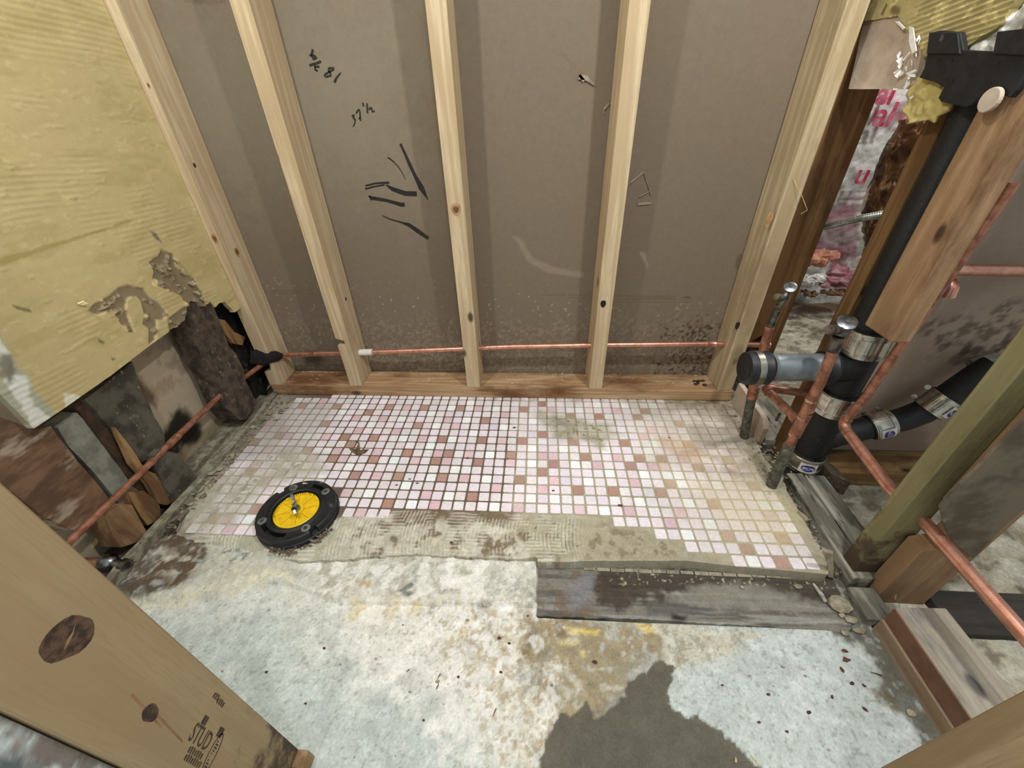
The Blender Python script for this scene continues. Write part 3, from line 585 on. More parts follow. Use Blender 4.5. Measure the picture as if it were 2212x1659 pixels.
def slab_h(u, v):
    h = 0.012*(fbm(u*5, v*5, 2)-0.5)+0.066*dust_h(u, v)*(0.55+0.9*(fbm(u*1.8, v*1.8, 5)-0.3))
    m = sst(-0.1, 0.1, sdist(MORT, u, v)); leftm = sst(3.0, 1.0, u)
    ridge = 0.5+0.5*np.sin(u*22+3*np.sin(v*1.3)+2*fbm(u*1.0, v*1.0, 8)); ridge2 = 0.5+0.5*np.sin(v*22+2*fbm(u, v, 3))
    sel = sst(0.42, 0.56, fbm(u*0.55, v*0.55, 91)); on = sst(0.36, 0.5, fbm(u*0.8+9, v*0.8, 92))
    h = h+m*leftm*(0.10*(ridge*(1-sel)+ridge2*sel)*on+0.16*(fbm(u*1.6, v*1.6, 6)-0.5)-0.12*sst(-17.0, -18.6, v))
    h = h-0.28*sst(0.8, 0.0, sdist(TB, u, v))*sst(-0.8, -3.0, u)*sst(-14, -16, v)-0.2*sst(0.6, 0, sdist(TB, u, v))*sst(-20, -27, u)
    return h
GL = fp([(600, 840), (1110, 840), (1110, 1000), (1095, 1110), (840, 1110), (720, 1125), (700, 1010), (690, 985), (480, 985), (560, 900)], 0)
slab_layers = [
    (GL, (98, 82, 70), 0.6, 0.8, 0.9, None),
    (MORT, (184, 177, 158), 0.1, 0.1, 0.95, None),
    (fp([(1060, 1110), (1300, 1118), (1310, 1140), (1430, 1145), (1490, 1180), (1480, 1215), (1170, 1210)], 0), (166, 158, 134), 0.4, 0.4, 0.9, None),
    (fp([(845, 1100), (1110, 1106), (1110, 1128), (1000, 1135), (850, 1130)], 0), (112, 94, 70), 0.35, 0.4, 0.9, None),
    (fp([(740, 1130), (1170, 1130), (1170, 1200), (740, 1205)], 0), (120, 102, 78), 0.5, 0.7, 0.9, (1.0, 0.47, 0.57)),
    (fp([(740, 1120), (1100, 1130), (1150, 1200), (740, 1205)], 0), (206, 200, 184), 0.5, 0.6, 0.8, (1.7, 0.5, 0.6)),
    (fp([(1180, 1130), (1430, 1150), (1470, 1200), (1180, 1205)], 0), (122, 110, 86), 0.4, 0.6, 0.7, (1.9, 0.55, 0.63)),
    (fp([(400, 1120), (740, 1130), (740, 1215), (400, 1215)], 0), (178, 174, 154), 0.4, 0.6, 0.8, None),
]
dust_layers = [
    (DUST[0], (184, 180, 162), 0.7, 0.9, 0.75, None), (DUST[0], (150, 144, 124), 0.5, 0.9, 0.6, (2.2, 0.5, 0.62)),
    (DUST[1], (166, 160, 134), 0.4, 0.7, 0.85, None), (DUST[1], (124, 116, 92), 0.3, 0.7, 0.7, (2.4, 0.54, 0.64)),
    (DUST[2], (150, 142, 122), 0.6, 0.9, 0.85, None), (DUST[3], (138, 130, 110), 0.6, 0.9, 0.85, None),
    (fp([(1400, 930), (1540, 940), (1640, 1010), (1640, 1060), (1480, 1010), (1430, 980)], 0), (150, 122, 88), 0.7, 0.9, 0.5, (1.2, 0.4, 0.6)),
    (fp([(1425, 945), (1480, 950), (1540, 990), (1510, 1000), (1440, 975)], 0), (190, 140, 76), 0.4, 0.5, 0.55, None),
    (fp([(1520, 980), (1640, 1020), (1645, 1035), (1570, 1030)], 0), (96, 76, 58), 0.3, 0.6, 0.7, (2.4, 0.5, 0.6)),
    (fp([(1330, 862), (1600, 860), (1660, 960), (1700, 1060), (1640, 1060), (1560, 1000), (1480, 940), (1380, 900)], 0), (158, 150, 128), 0.9, 1.2, 0.55, None),
    (fp([(1450, 870), (1600, 870), (1660, 980), (1600, 990), (1520, 920)], 0), (104, 96, 80), 0.5, 0.8, 0.6, (2.6, 0.52, 0.62)),
    (fp([(1480, 1040), (1640, 1030), (1730, 1120), (1700, 1180), (1560, 1130)], 0), (220, 200, 142), 0.9, 0.8, 0.42, None),
    (fp([(1350, 900), (1600, 900), (1760, 1200), (1560, 1215), (1440, 1100)], 0), (206, 194, 168), 1.5, 0.8, 0.4, None),
    (fp([(380, 860), (600, 850), (640, 870), (600, 960), (480, 1020), (380, 1120)], 0), (140, 132, 116), 0.6, 0.6, 0.6, None),
    (fp([(590, 850), (740, 870), (680, 960), (540, 1010)], 0), (164, 158, 144), 1.4, 0.8, 0.6, None),
    (fp([(1000, 830), (1010, 864), (1400, 870), (1600, 885), (1600, 850)], 0), (120, 108, 86), 0.15, 0.25, 0.6, (2.0, 0.4, 0.55)),
]
root = thing('tile_bed', 'mortar bed covered in small pink and white mosaic tiles before the back wall', 'tiled floor', (-6, -10, -0.98))
BEDM = painted('grout_and_mortar', 300, 0.22, 0.9, 0.7, 220, dist=0.002)
def slab_col(u, v):
    c = paint((164, 156, 134), slab_layers+dust_layers, u, v)
    m = sst(-0.1, 0.1, sdist(MORT, u, v))*sst(3.0, 1.0, u)*sst(0.36, 0.5, fbm(u*0.8+9, v*0.8, 92))
    r1_ = 0.5+0.5*np.sin(u*22+3*np.sin(v*1.3)+2*fbm(u*1.0, v*1.0, 8)); r2_ = 0.5+0.5*np.sin(v*22+2*fbm(u, v, 3)); sel = sst(0.42, 0.56, fbm(u*0.55, v*0.55, 91))
    k = (m*sst(0.3, 0.9, r1_*(1-sel)+r2_*sel)*0.6)[..., None]      # paler colour along the trowel ridges
    return c*(1-k)+np.array(lin((222, 218, 204))[:3])*k
sheet('mortar_slab', flat(0), -32.5, 20.8, -21, 2.6, 0.1, BEDM, slab_col, slab_h, in_slab, -0.99, root)
cor1 = [(440, 785), (835, 788), (1092, 790), (675, 830), (1365, 795), (1840, 803), (1977, 765), (348, 915), (1042, 928), (1548, 890), (503, 1015), (717, 1020), (1230, 1033), (1528, 1038), (1832, 1040), (553, 1068), (228, 1117), (972, 1135), (1278, 1140), (1745, 1145), (420, 1180), (717, 1185), (1183, 1195), (1498, 1202), (2055, 1218), (1975, 1275), (585, 1303), (907, 1310), (1235, 1315), (1815, 1328), (1460, 1455), (833, 1513), (1975, 995)]
pin1 = [(590, 872), (785, 875), (955, 795), (1500, 800), (1695, 843), (1270, 885), (1325, 937), (597, 968), (880, 972), (360, 1012), (1080, 1028), (1675, 1040), (445, 1118), (738, 1125), (1200, 1140), (1435, 1143), (485, 1182), (258, 1175), (1028, 1192), (1262, 1202), (1740, 1205), (1978, 1158), (2055, 1160), (745, 1305), (1397, 1322), (2062, 1340), (1640, 1393), (1975, 1403), (525, 1435), (1113, 1450), (1180, 1520), (1805, 1538), (630, 1582)]
whi1 = [(787, 745), (640, 790), (480, 825), (1295, 790), (1440, 755), (1150, 838), (925, 880), (1410, 887), (700, 922), (1187, 930), (1905, 897), (1690, 940), (935, 1025), (1303, 1032), (215, 1010), (1480, 985), (1145, 1085), (1900, 1092), (2132, 1105), (870, 1185), (1590, 1145), (1910, 1213), (1325, 1260), (535, 1240), (350, 1290), (1150, 1315), (1565, 1320), (965, 1375), (690, 1435), (1285, 1460), (1893, 1472), (2065, 1475), (1000, 1520), (1625, 1535), (2205, 1210), (1630, 800)]
cor2 = [(732, 270), (1075, 270), (1625, 208), (1530, 272), (2020, 365), (400, 485), (760, 580), (1378, 590), (900, 755), (1550, 760), (1810, 770), (1450, 860), (1910, 1060), (818, 1155), (1240, 1165), (1805, 1180)]
pin2 = [(505, 195), (1290, 210), (1690, 430), (1590, 510), (1295, 765), (1050, 860), (1705, 870), (1840, 875), (2065, 780), (1485, 1070), (2025, 1405), (840, 1385), (1425, 1400), (1895, 1540)]
whi2 = [(1050, 130), (1380, 130), (1715, 135), (840, 195), (1150, 680), (645, 665), (1645, 680), (785, 855), (1200, 955), (1600, 960), (945, 1060), (545, 1260), (1540, 1280), (2135, 1300), (1130, 1395)]
cor3 = [(265, 265), (185, 790), (110, 865), (425, 635), (550, 955), (685, 1240), (1140, 1255), (1115, 1440), (690, 580), (340, 450), (880, 790)]
pin3 = [(265, 1030), (1045, 1060), (630, 1430), (635, 330)]
whi3 = [(40, 105), (70, 435), (280, 785), (340, 950), (160, 710), (260, 715), (590, 800), (510, 1135), (1100, 975), (1190, 1160), (870, 1440), (500, 1430), (320, 1225), (1000, 975)]
cor4 = [(1420, 190), (885, 590), (1165, 520), (840, 935), (450, 1445)]; pin4 = [(540, 1030), (1150, 245)]; whi4 = [(505, 1220), (850, 1470), (790, 1160), (1355, 130)]
kinds = {}
for lst, k, (ox, oy, s) in ((cor1, 1, (600, 650, 3.456)), (pin1, 2, (600, 650, 3.456)), (whi1, 3, (600, 650, 3.456)), (cor2, 1, (1100, 850, 5.53)), (pin2, 2, (1100, 850, 5.53)), (whi2, 3, (1100, 850, 5.53)),
        (cor3, 1, (1400, 850, 4.045)), (pin3, 2, (1400, 850, 4.045)), (whi3, 3, (1400, 850, 4.045)), (cor4, 1, (380, 840, 5.185)), (pin4, 2, (380, 840, 5.185)), (whi4, 3, (380, 840, 5.185))):
    for x, y in lst:
        p = at(ox+x/s, oy+y/s, Z=0.0); kinds[(math.floor(p[0]), math.floor(-p[1]))] = k
LEFTB = fp([(632, 862), (607, 880), (585, 905), (548, 945), (523, 978), (503, 1003), (470, 1040), (455, 1070), (440, 1100), (400, 1150), (1400, 1300), (1900, 1300), (1700, 830), (640, 830)], 0)
tv = []; tf = []; tc = []
FLC = (-20.45, -17.0)
rt = random.Random(5)
for r in range(20):
    for c in range(-31, 20):
        cx, cy = c+0.5, -(r+0.5)
        if r == 16 and not (c <= -14 or c >= 5): continue
        if r == 17 and not (c >= 8 or c < -22): continue
        if r >= 18 and not (c >= 10 or c < -23): continue
        if r >= 19 and c < 9: continue
        a_ = np.array([[cx]]); b_ = np.array([[cy]])
        if sdist(TB, a_, b_)[0, 0] < (0.42 if r >= 18 else 0.75 if c > 0 else 0.55) and r > 0: continue
        if sdist(LEFTB, a_, b_)[0, 0] < 0.2 and r > 0: continue
        if r == 0 and (c < -25 or c > 12): continue
        if math.hypot(cx-FLC[0], cy-FLC[1]) < 3.3: continue
        k = kinds.get((c, r), 0)
        if k == 0 and not (-25 < c < 14): k = rt.choice([0]*16+[1, 2])
        base = {0: (232, 222, 228), 1: (178, 142, 129), 2: (222, 192, 199), 3: (244, 247, 247)}[k]
        j = rt.uniform(-7, 7); base = [max(0, min(250, b+j+rt.uniform(-3, 3))) for b in base]
        ox, oy, rot = rt.uniform(-0.02, 0.02), rt.uniform(-0.02, 0.02), rt.uniform(-0.015, 0.015)
        n0 = len(tv)
        cut = rt.random() < 0.02 and r > 13
        for hh, ex, z in ((0.425, 0.10, -0.05), (0.43, 0.10, 0.02), (0.405, 0.085, 0.055)):
            for sx, sy in ((1, 1), (-1, 1), (-1, -1), (1, -1)):
                for q in (0, 1, 2):
                    ang = {(1, 1): 0, (-1, 1): 90, (-1, -1): 180, (1, -1): 270}[(sx, sy)]+45*q
                    px = sx*(hh-ex)+ex*math.cos(math.radians(ang)); py = sy*(hh-ex)+ex*math.sin(math.radians(ang))
                    tv.append((cx+ox+px*math.cos(rot)-py*math.sin(rot), cy+oy+px*math.sin(rot)+py*math.cos(rot), z)); tc.append(base)
        for k2 in range(2):
            for i in range(12): tf.append((n0+k2*12+i, n0+k2*12+(i+1) % 12, n0+(k2+1)*12+(i+1) % 12, n0+(k2+1)*12+i))
        tf.append(tuple(n0+24+i for i in range(12)))
P = np.array(tv); cc = np.array([lin(b)[:3] for b in tc])
def overlay(c, layers, x, y, seed=0):
    for k, (poly, colr, soft, warp, alpha, brk) in enumerate(layers):
        sd = sdist(poly, x, y); sd = sd+warp*(fbm(x*0.9, y*0.9, 11+k*7)-0.5)*2+warp*0.5*(fbm(x*3.1, y*3.1, 5+k*3, 3)-0.5)*2
        m = sst(-soft, soft, sd)
        if brk: m = m*sst(brk[1], brk[2], fbm(x*brk[0], y*brk[0], 31+k*13, 5))
        m = (m*alpha)[..., None]; c = c*(1-m)+np.array(lin(colr)[:3])*m
    return c
cc = overlay(cc, [(p, c_, s_, w_, a_*0.8, b_) for p, c_, s_, w_, a_, b_ in dust_layers], P[:, 0], P[:, 1])
me = bpy.data.meshes.new('mosaic_tiles'); me.from_pydata(((P-np.array(root['_o']))*U).tolist(), [], tf); me.update()
ca = me.color_attributes.new('Col', 'FLOAT_COLOR', 'POINT'); ca.data.foreach_set('color', np.concatenate([cc, np.ones((len(cc), 1))], 1).astype(np.float32).ravel())
me.materials.append(painted('glazed_mosaic', 800, 0.16, 0.42, 0.12, 500, 0.45, 0.0004)); 
o = bpy.data.objects.new('mosaic_tiles', me); col.objects.link(o); o.parent = root; o['_o'] = root['_o']
b = MB()
for i in range(17):
    x = 2.5+i*1.0; b.box(x, x+rt.uniform(0.85, 0.98), -20.12-rt.uniform(0, 0.06), -19.9, -0.97, -0.89+rt.uniform(-0.03, 0.04))
b.build('broken_edge_strip', STONE, root)

# ================================================================== WOOD SILL IN FRONT OF THE TILE BED
def grainx(c1): return c1
SILLM = painted('weathered_sill_wood', 300, 0.22, 0.85, 0.6, 200, dist=0.0015)
SP = fp([(1162, 1215), (1480, 1212), (1800, 1240), (1840, 1300), (1850, 1352), (1800, 1360), (1640, 1358), (1400, 1340), (1160, 1330)])
SP = [(-0.9, -19.2), (20.2, -19.6), (20.0, -22.6), (19.0, -23.55), (12, -23.45), (6, -23.35), (-0.9, -23.5)]
sill_layers = [
    (None, (92, 88, 82), 1, 0, 0.9, (1.1, 0.46, 0.6, (0.25, 3.0))), (None, (160, 158, 150), 1, 0, 0.7, (1.0, 0.52, 0.66, (0.2, 3.4))),
    (fp([(1290, 1225), (1800, 1240), (1830, 1300), (1700, 1300), (1650, 1285), (1560, 1265), (1480, 1270), (1400, 1290), (1340, 1320), (1290, 1300)]), (66, 56, 46), 0.35, 0.7, 0.9, None),
    (fp([(1440, 1290), (1500, 1262), (1640, 1262), (1720, 1290), (1780, 1320), (1600, 1320)]), (140, 136, 124), 0.4, 0.6, 0.7, None),
    (fp([(1162, 1225), (1290, 1235), (1290, 1330), (1165, 1325)]), (110, 94, 76), 0.4, 0.6, 0.7, (1.6, 0.42, 0.56)),
    (fp([(1220, 1275), (1280, 1240), (1280, 1310), (1240, 1320)]), (134, 134, 140), 0.4, 0.5, 0.6, None),
    (fp([(1400, 1310), (1620, 1310), (1620, 1325), (1400, 1330)]), (80, 78, 82), 0.3, 0.4, 0.6, None),
    (fp([(1450, 1326), (1486, 1330), (1480, 1345), (1450, 1340)]), (30, 26, 24), 0.15, 0.15, 0.9, None),
    (fp([(1300, 1230), (1800, 1250), (1800, 1270), (1330, 1262)]), (196, 184, 160), 0.4, 0.4, 0.8, (5.0, 0.66, 0.71))]
o = sheet('wood_sill', flat(0), -1.2, 20.6, -23.9, -19.0, 0.08, SILLM, lambda u, v: paint((126, 122, 112), sill_layers, u, v),
    lambda u, v: -1.0+0.10*(fbm(u*0.2, v*3.2, 3)-0.5)+0.06*(fbm(u*0.3, v*9, 6)-0.5)+0.12*(fbm(u*1.2, v*1.2, 9)-0.6)*sst(-21.2, -20.2, v), lambda u, v: sdist(SP, u, v)+0.2*(fbm(u*2, v*2, 21)-0.5), -1.55)
tag(o, 'weathered grey wooden sill set into the concrete along the front edge of the tile bed', 'wood sill')

# ================================================================== LEFT WALL
LB = painted('yellow_adhesive_board', 360, 0.06, 0.75, 0.18, 200, dist=0.0008)
BO = lp([(300, -400), (70, 700), (0, 850), (75, 926), (150, 875), (240, 812), (340, 735), (403, 692), (412, 656), (428, 652), (440, 661), (455, 653), (466, 663), (474, 655), (488, 652), (496, 662), (505, 668), (520, 690), (300, 100)])
BO = [(-20.2, 62)]+lp([(0, 850), (75, 926), (150, 875), (240, 812), (340, 735), (403, 692), (410, 656), (416, 650), (426, 653), (434, 663), (446, 661), (455, 651), (461, 657), (467, 664), (474, 655), (488, 652), (494, 660), (505, 670), (520, 700)])+[(-0.55, 10), (-0.55, 62)]
L = lp
board_layers = [
    (None, (194, 178, 128), 1, 0, 0.5, (0.25, 0.45, 0.6)), (None, (172, 156, 104), 1, 0, 0.5, (0.5, 0.5, 0.66, (0.6, 2.2))),
    (None, (214, 198, 148), 1, 0, 0.35, (1.6, 0.66, 0.74, (1, 2))),
    (L([(0, 700), (20, 760), (75, 850), (120, 900), (75, 930), (0, 870)]), (168, 170, 150), 0.15, 0.25, 0.95, None),
    (L([(0, 740), (22, 770), (30, 800), (70, 820), (68, 860), (88, 890), (110, 905), (75, 918), (45, 870), (20, 840), (0, 810)]), (222, 224, 214), 0.12, 0.35, 0.9, None),
    (L([(0, 762), (30, 765), (45, 800), (25, 830), (0, 810)]), (120, 112, 94), 0.15, 0.3, 0.9, None),
    (L([(195, 672), (205, 660), (240, 640), (260, 622), (280, 616), (310, 625), (325, 640), (350, 660), (365, 680), (352, 690), (340, 690), (338, 735), (325, 740), (325, 710), (312, 700), (316, 682), (308, 650), (300, 640), (285, 640), (275, 648), (273, 670), (290, 715), (280, 718), (262, 695), (245, 668), (225, 675), (210, 680)]), (136, 120, 94), 0.04, 0.12, 0.97, None),
    (L([(325, 565), (345, 555), (350, 540), (375, 550), (382, 575), (400, 590), (420, 600), (440, 640), (450, 660), (405, 680), (410, 700), (370, 720), (365, 690), (405, 660), (395, 640), (375, 630), (345, 620), (332, 605), (335, 585)]), (132, 118, 92), 0.04, 0.14, 0.97, None),
    (L([(325, 498), (338, 503), (345, 515), (352, 525), (335, 515)]), (116, 112, 98), 0.06, 0.12, 0.95, None),
    (L([(330, 600), (345, 605), (345, 622), (330, 615)]), (232, 214, 156), 0.06, 0.08, 0.9, None),
    (L([(212, 730), (228, 738), (226, 745), (215, 740)]), (110, 100, 80), 0.06, 0.08, 0.9, None),
    (L([(240, 772), (252, 775), (245, 780)]), (110, 100, 80), 0.06, 0.08, 0.9, None),
    (L([(30, 660), (66, 668), (70, 674), (55, 672), (38, 667)]), (120, 106, 70), 0.04, 0.06, 0.9, None),
    (L([(0, 560), (200, 500), (300, 470), (300, 474), (180, 515), (0, 575)]), (158, 140, 82), 0.05, 0.1, 0.7, None),
    (L([(140, 850), (160, 850), (175, 860), (145, 880)]), (230, 228, 212), 0.1, 0.2, 0.8, None)]
def board_h(u, v):
    # trowelled combing of the adhesive: raised ridges in scattered fields
    r = 0.5+0.5*np.sin(v*18.0+u*1.2+1.2*np.sin(u*0.6))
    a = sst(0.55, 0.68, fbm(u*0.22+3, v*0.30, 44, 3)); top = sst(28, 31, v)*sst(-12, -8, u*0-10)
    h = 0.03*(fbm(u*0.5, v*1.2, 4)-0.5)+0.022*r*np.maximum(a*0.8, sst(29.5, 31.5, v))+0.008*(fbm(u*3, v*5, 7)-0.5)
    h = h+0.022*sst(0.70, 0.78, fbm(u*0.8, v*2.6, 60, 4))
    t = np.maximum(sst(-0.1, 0.05, sdist(board_layers[7-1][0], u, v)), sst(-0.1, 0.05, sdist(board_layers[7][0], u, v)))
    return h*(1-t)+t*(-0.12+0.25*sst(0.55, 0.75, fbm(u*1.8, v*1.8, 70)))
bd = sheet('wallboard', lambda u, v, h: np.stack([-31.35+h, u, v], -1), -20.4, -0.4, 11.0, 47, 0.08, LB, lambda u, v: paint((190, 172, 124), board_layers, u, v), board_h,
    lambda u, v: sdist(BO, u, v)+0.03*(fbm(u*3, v*3, 5)-0.5), -0.45)
tag(bd, 'yellow adhesive-covered wallboard with torn brown patches hanging on the left wall', 'wallboard')
# torn flaps of paper curling from the board
FLAPM = plain('torn_tan_paper', (168, 152, 120), (130, 116, 90), 60, 0.9)
for px, s_, a_ in (((388, 588), 0.4, 0.4), ((405, 612), 0.5, 0.1), ((415, 630), 0.45, -0.3), ((430, 645), 0.4, 0.2), ((336, 580), 0.3, -0.2), ((372, 560), 0.3, 0.5)):
    p = at(px[0], px[1], X=-31.3); d = (0, math.cos(a_)*s_, math.sin(a_)*s_)
    MB().extr([(-31.28, p[1], p[2]), (-31.28, p[1]+d[1], p[2]+d[2]), (-31.0, p[1]+d[1]*0.9, p[2]+d[2]-0.28), (-31.08, p[1]+d[1]*0.4, p[2]+d[2]*0.3-0.35)], (0.04, 0.02, 0.03)).build('torn_paper', FLAPM, bd)
b = MB()
p = at(175, 655, X=-31.2); b.extr([(p[0], p[1]-0.22, p[2]+0.1), (p[0]+0.15, p[1]+0.1, p[2]+0.14), (p[0]+0.2, p[1]+0.2, p[2]-0.05), (p[0], p[1]-0.05, p[2]-0.1)], (0.05, 0, -0.05))
b.build('torn_paper', plain('pale_paper_curl', (224, 210, 160)), bd)

def slabp(name, px, X, depth, m, label, cat, bevel=0.06, rough=0.05, group=None):
    pts = [at(x, y, X=X) for x, y in px]
    o = MB().extr(pts, (-depth, 0, 0)).build(name, m, bevel=0, rough=rough)
    return tag(o, label, cat, group)
slabp('rotten_stud', [(400, 640), (455, 630), (463, 665), (476, 701), (496, 747), (521, 783), (530, 819), (546, 853), (555, 868), (545, 890), (530, 905), (515, 906), (493, 882), (478, 835), (450, 780), (423, 725), (403, 682)], -31.55, 2.2, ROTWOOD, 'dark rotten stud hanging below the torn corner of the yellow wallboard', 'wall stud', rough=0.09)
slabp('charred_board', [(455, 640), (512, 640), (535, 700), (552, 760), (585, 800), (575, 850), (556, 870), (530, 800), (500, 740), (478, 700)], -33.6, 0.8, plain('charred_wood', (34, 26, 20), (16, 13, 11), 40, 0.9, b=0.6, c3=(90, 66, 44), s3=40, lo3=0.6, hi3=0.68), 'charred board in the burnt hollow between the rotten stud and the leftmost pine stud', 'board')
slabp('split_lath', [(470, 688), (486, 692), (505, 716), (530, 728), (524, 746), (505, 742), (488, 724)], -32.9, 0.4, LATH, 'short split tan lath sticking out of the burnt hollow beside the rotten stud', 'lath', rough=0.02)
slabp('cut_off_stud', [(180, 864), (285, 780), (305, 842), (335, 903), (358, 945), (354, 968), (332, 985), (306, 1000), (292, 985), (240, 925)], -32.2, 2.2, SOOTED, 'broad dark grey board end below the yellow wallboard, its lower corner by the copper pipe', 'board', rough=0.07)
slabp('sole_block', [(330, 985), (345, 970), (388, 982), (402, 1003), (424, 1033), (410, 1055), (372, 1088), (356, 1050), (336, 1012)], -31.7, 2.6, SOOTED, 'dark damp block of timber at the foot of the left wall, beside the lath end', 'timber block', rough=0.05)
slabp('lath_strip', [(248, 922), (270, 950), (305, 1000), (318, 1015), (336, 1024), (376, 1080), (362, 1092), (345, 1087), (322, 1048), (285, 1002)], -31.85, 0.4, LATH, 'slanting tan lath end behind the copper pipe at the foot of the left wall', 'lath', rough=0.04)
slabp('deep_board', [(158, 872), (205, 845), (262, 938), (300, 1000), (330, 1040), (348, 1090), (290, 1050), (232, 972)], -32.6, 1.0, OLDDK, 'deep brown board in shadow between the grey plaster strip and the broad grey board', 'board', rough=0.05)
slabp('plaster_strip', [(122, 925), (165, 890), (192, 915), (238, 972), (292, 1040), (300, 1062), (262, 1090), (236, 1060), (200, 1020), (150, 965)], -32.7, 1.2, GREYPLAST, 'upright strip of grey plaster between the red-brown board and the lath', 'plaster', rough=0.05)
slabp('brown_board', [(-60, 880), (40, 915), (70, 930), (108, 920), (132, 950), (170, 1000), (222, 1060), (242, 1085), (205, 1110), (160, 1145), (120, 1130), (60, 1090), (-60, 1000)], -32.5, 1.4, REDBROWN, 'red-brown old board with whitish smears at the far left, below the wallboard', 'board', rough=0.05)
slabp('splintered_block', [(222, 1108), (262, 1088), (285, 1092), (322, 1158), (308, 1168), (262, 1182), (240, 1150)], -31.9, 1.5, OLDPOST, 'short splintered brown block standing under the copper pipe on the left', 'timber block', rough=0.05)
slabp('splintered_block', [(276, 1062), (310, 1058), (345, 1092), (350, 1120), (318, 1135), (296, 1105)], -32.0, 1.5, LATH, 'short tan block tucked between the lath end and the splintered block', 'timber block', rough=0.05)
o = MB().box(-34.3, -31.85, -40, -16.2, -1.2, -0.35).build('sole_timber', ROTWOOD, rough=0.03)
tag(o, 'blackened timber running along the floor under the left wall studs', 'sole timber')
c = [(-31.75, -24), (-31.15, -24), (-31.05, -16), (-31.1, -8), (-31.35, -2), (-31.5, -0.7), (-32.0, -0.7), (-31.85, -8), (-31.75, -16)]
MB_ = MB().prism(c, -0.9, 0.35, 2); MB_.prism([(-34.6, -16), (-31.5, -16), (-31.5, -0.7), (-34.6, -0.7)], -0.9, 0.1, 1)
o = MB_.build('cement_curb', CURBM, rough=0.08)
tag(o, 'low crumbling grey cement curb along the foot of the left wall', 'curb')
# crumbs and slivers in the back left corner and along the curb
b = MB()
rr = random.Random(3)
for i in range(140):
    t = rr.random(); y = -0.9-t*18; x = -31.0+rr.random()*(1.2 if t > 0.25 else 2.2); s_ = rr.uniform(0.04, 0.2)
    b.ball((x, y, 0.05+rr.uniform(0, 0.2)), s_*rr.uniform(0.6, 2), s_*rr.uniform(0.6, 2.2), s_*0.5, 0.3, 3, 5)
o = b.build('mortar_crumbs', plain('mortar_crumb', (160, 150, 126), (110, 100, 80), 30, 0.95)); tag(o, 'loose mortar crumbs strewn along the left edge of the tile bed', 'rubble', kind='stuff')
b = MB()
for i in range(160):
    x = 18.9+rr.random()*3.8; y = -3-rr.random()*9; s_ = rr.uniform(0.04, 0.16)
    b.ball((x if y > -9 else x-0.5, y, 0.03+rr.uniform(-0.05, 0.12)), s_*rr.uniform(0.6, 2), s_*rr.uniform(0.6, 2), s_*0.5, 0.3, 3, 5)
for i in range(90):
    b.ball((19.6+rr.random()*0.9, -12-rr.random()*8, -0.3+rr.uniform(-0.5, 0.25)), rr.uniform(0.05, 0.2), rr.uniform(0.05, 0.25), rr.uniform(0.03, 0.12), 0.3, 3, 5)
o = b.build('mortar_crumbs', plain('grey_rubble_crumb', (150, 140, 118), (92, 82, 64), 30, 0.95)); tag(o, 'loose grey crumbs round the pipe feet along the right edge of the tile bed', 'rubble', kind='stuff')
b = MB()
for i in range(150):
    x = -31.5+rr.random()*51; y = rr.uniform(0.2, 2.5) if i % 3 else rr.uniform(1.6, 2.6); s_ = rr.uniform(0.03, 0.1)
    b.ball((x, y, ZP+0.02), s_*rr.uniform(0.7, 2.4), s_, s_*0.6, 0.3, 3, 5)
o = b.build('plate_debris', plain('sawdust_and_crumb', (206, 190, 156), (120, 100, 76), 90, 0.95)); tag(o, 'sawdust and crumbs lying on top of the bottom plate', 'debris', kind='stuff')
b = MB()
for i in range(8): b.ball((16.9+rr.uniform(-0.6, 0.6), 0.9+rr.uniform(-0.4, 0.5), ZP+0.06), rr.uniform(0.15, 0.35), rr.uniform(0.1, 0.25), 0.1, 0.3, 4, 6)
o = b.build('dirt_heap', plain('black_brown_dirt', (70, 50, 30), (44, 32, 20), 60, 0.95)); tag(o, 'small heap of dark brown dirt on the right end of the bottom plate', 'dirt', kind='stuff')

# ================================================================== COPPER PIPES
def arc(p0, p1, p2, k=5):
    return [tuple((1-t)**2*p0[i]+2*t*(1-t)*p1[i]+t*t*p2[i] for i in range(3)) for t in [j/k for j in range(k+1)]]
def lerp(a, b, t): return tuple(a[i]+(b[i]-a[i])*t for i in range(3))
def sleeve(parent, a, b, r, m, name='coupling', seg=16): return MB().tube([a, lerp(a, b, 0.04), lerp(a, b, 0.06), lerp(a, b, 0.94), lerp(a, b, 0.96), b], [r*0.97, r*1.03, r, r, r*1.03, r*0.97], seg).build(name, m, parent, smooth=True)
bp = [at(592, 768, Y=1.1), at(700, 764, Y=1.1), at(800, 761, Y=1.1), at(940, 756, Y=1.1), at(1100, 749, Y=1.1), at(1300, 745, Y=1.1), at(1540, 743, Y=1.1), at(1655, 745, Y=1.1)]
cp = thing('copper_pipe', 'bright copper pipe running through all the studs of the back wall', 'pipe', bp[0])
MB().tube(bp, 0.285, 16).build('pipe_run', COPPER, cp, smooth=True)
sleeve(cp, at(664, 765, Y=1.1), at(682, 764, Y=1.1), 0.33, COPDARK); sleeve(cp, at(1524, 743, Y=1.1), at(1546, 743, Y=1.1), 0.34, COPPER); sleeve(cp, at(1640, 745, Y=1.1), at(1662, 745, Y=1.1), 0.38, COPPER)
tgp = MB().tube([at(773, 761.5, Y=1.1), at(805, 760.5, Y=1.1)], 0.36, 16).build('paper_sleeve', WHITEP, cp, smooth=True); tgp['label'] = 'white paper sleeve'
BURN = plain('charred_patch', (14, 11, 9), (26, 20, 15), 60, 0.95, b=0.5)
lpz = [at(582, 772, X=-31.4), at(560, 792, X=-31.75), at(480, 850, X=-32.05), at(365, 960, X=-31.9), at(300, 1025, X=-31.7), at(138, 1182, X=-31.4)]
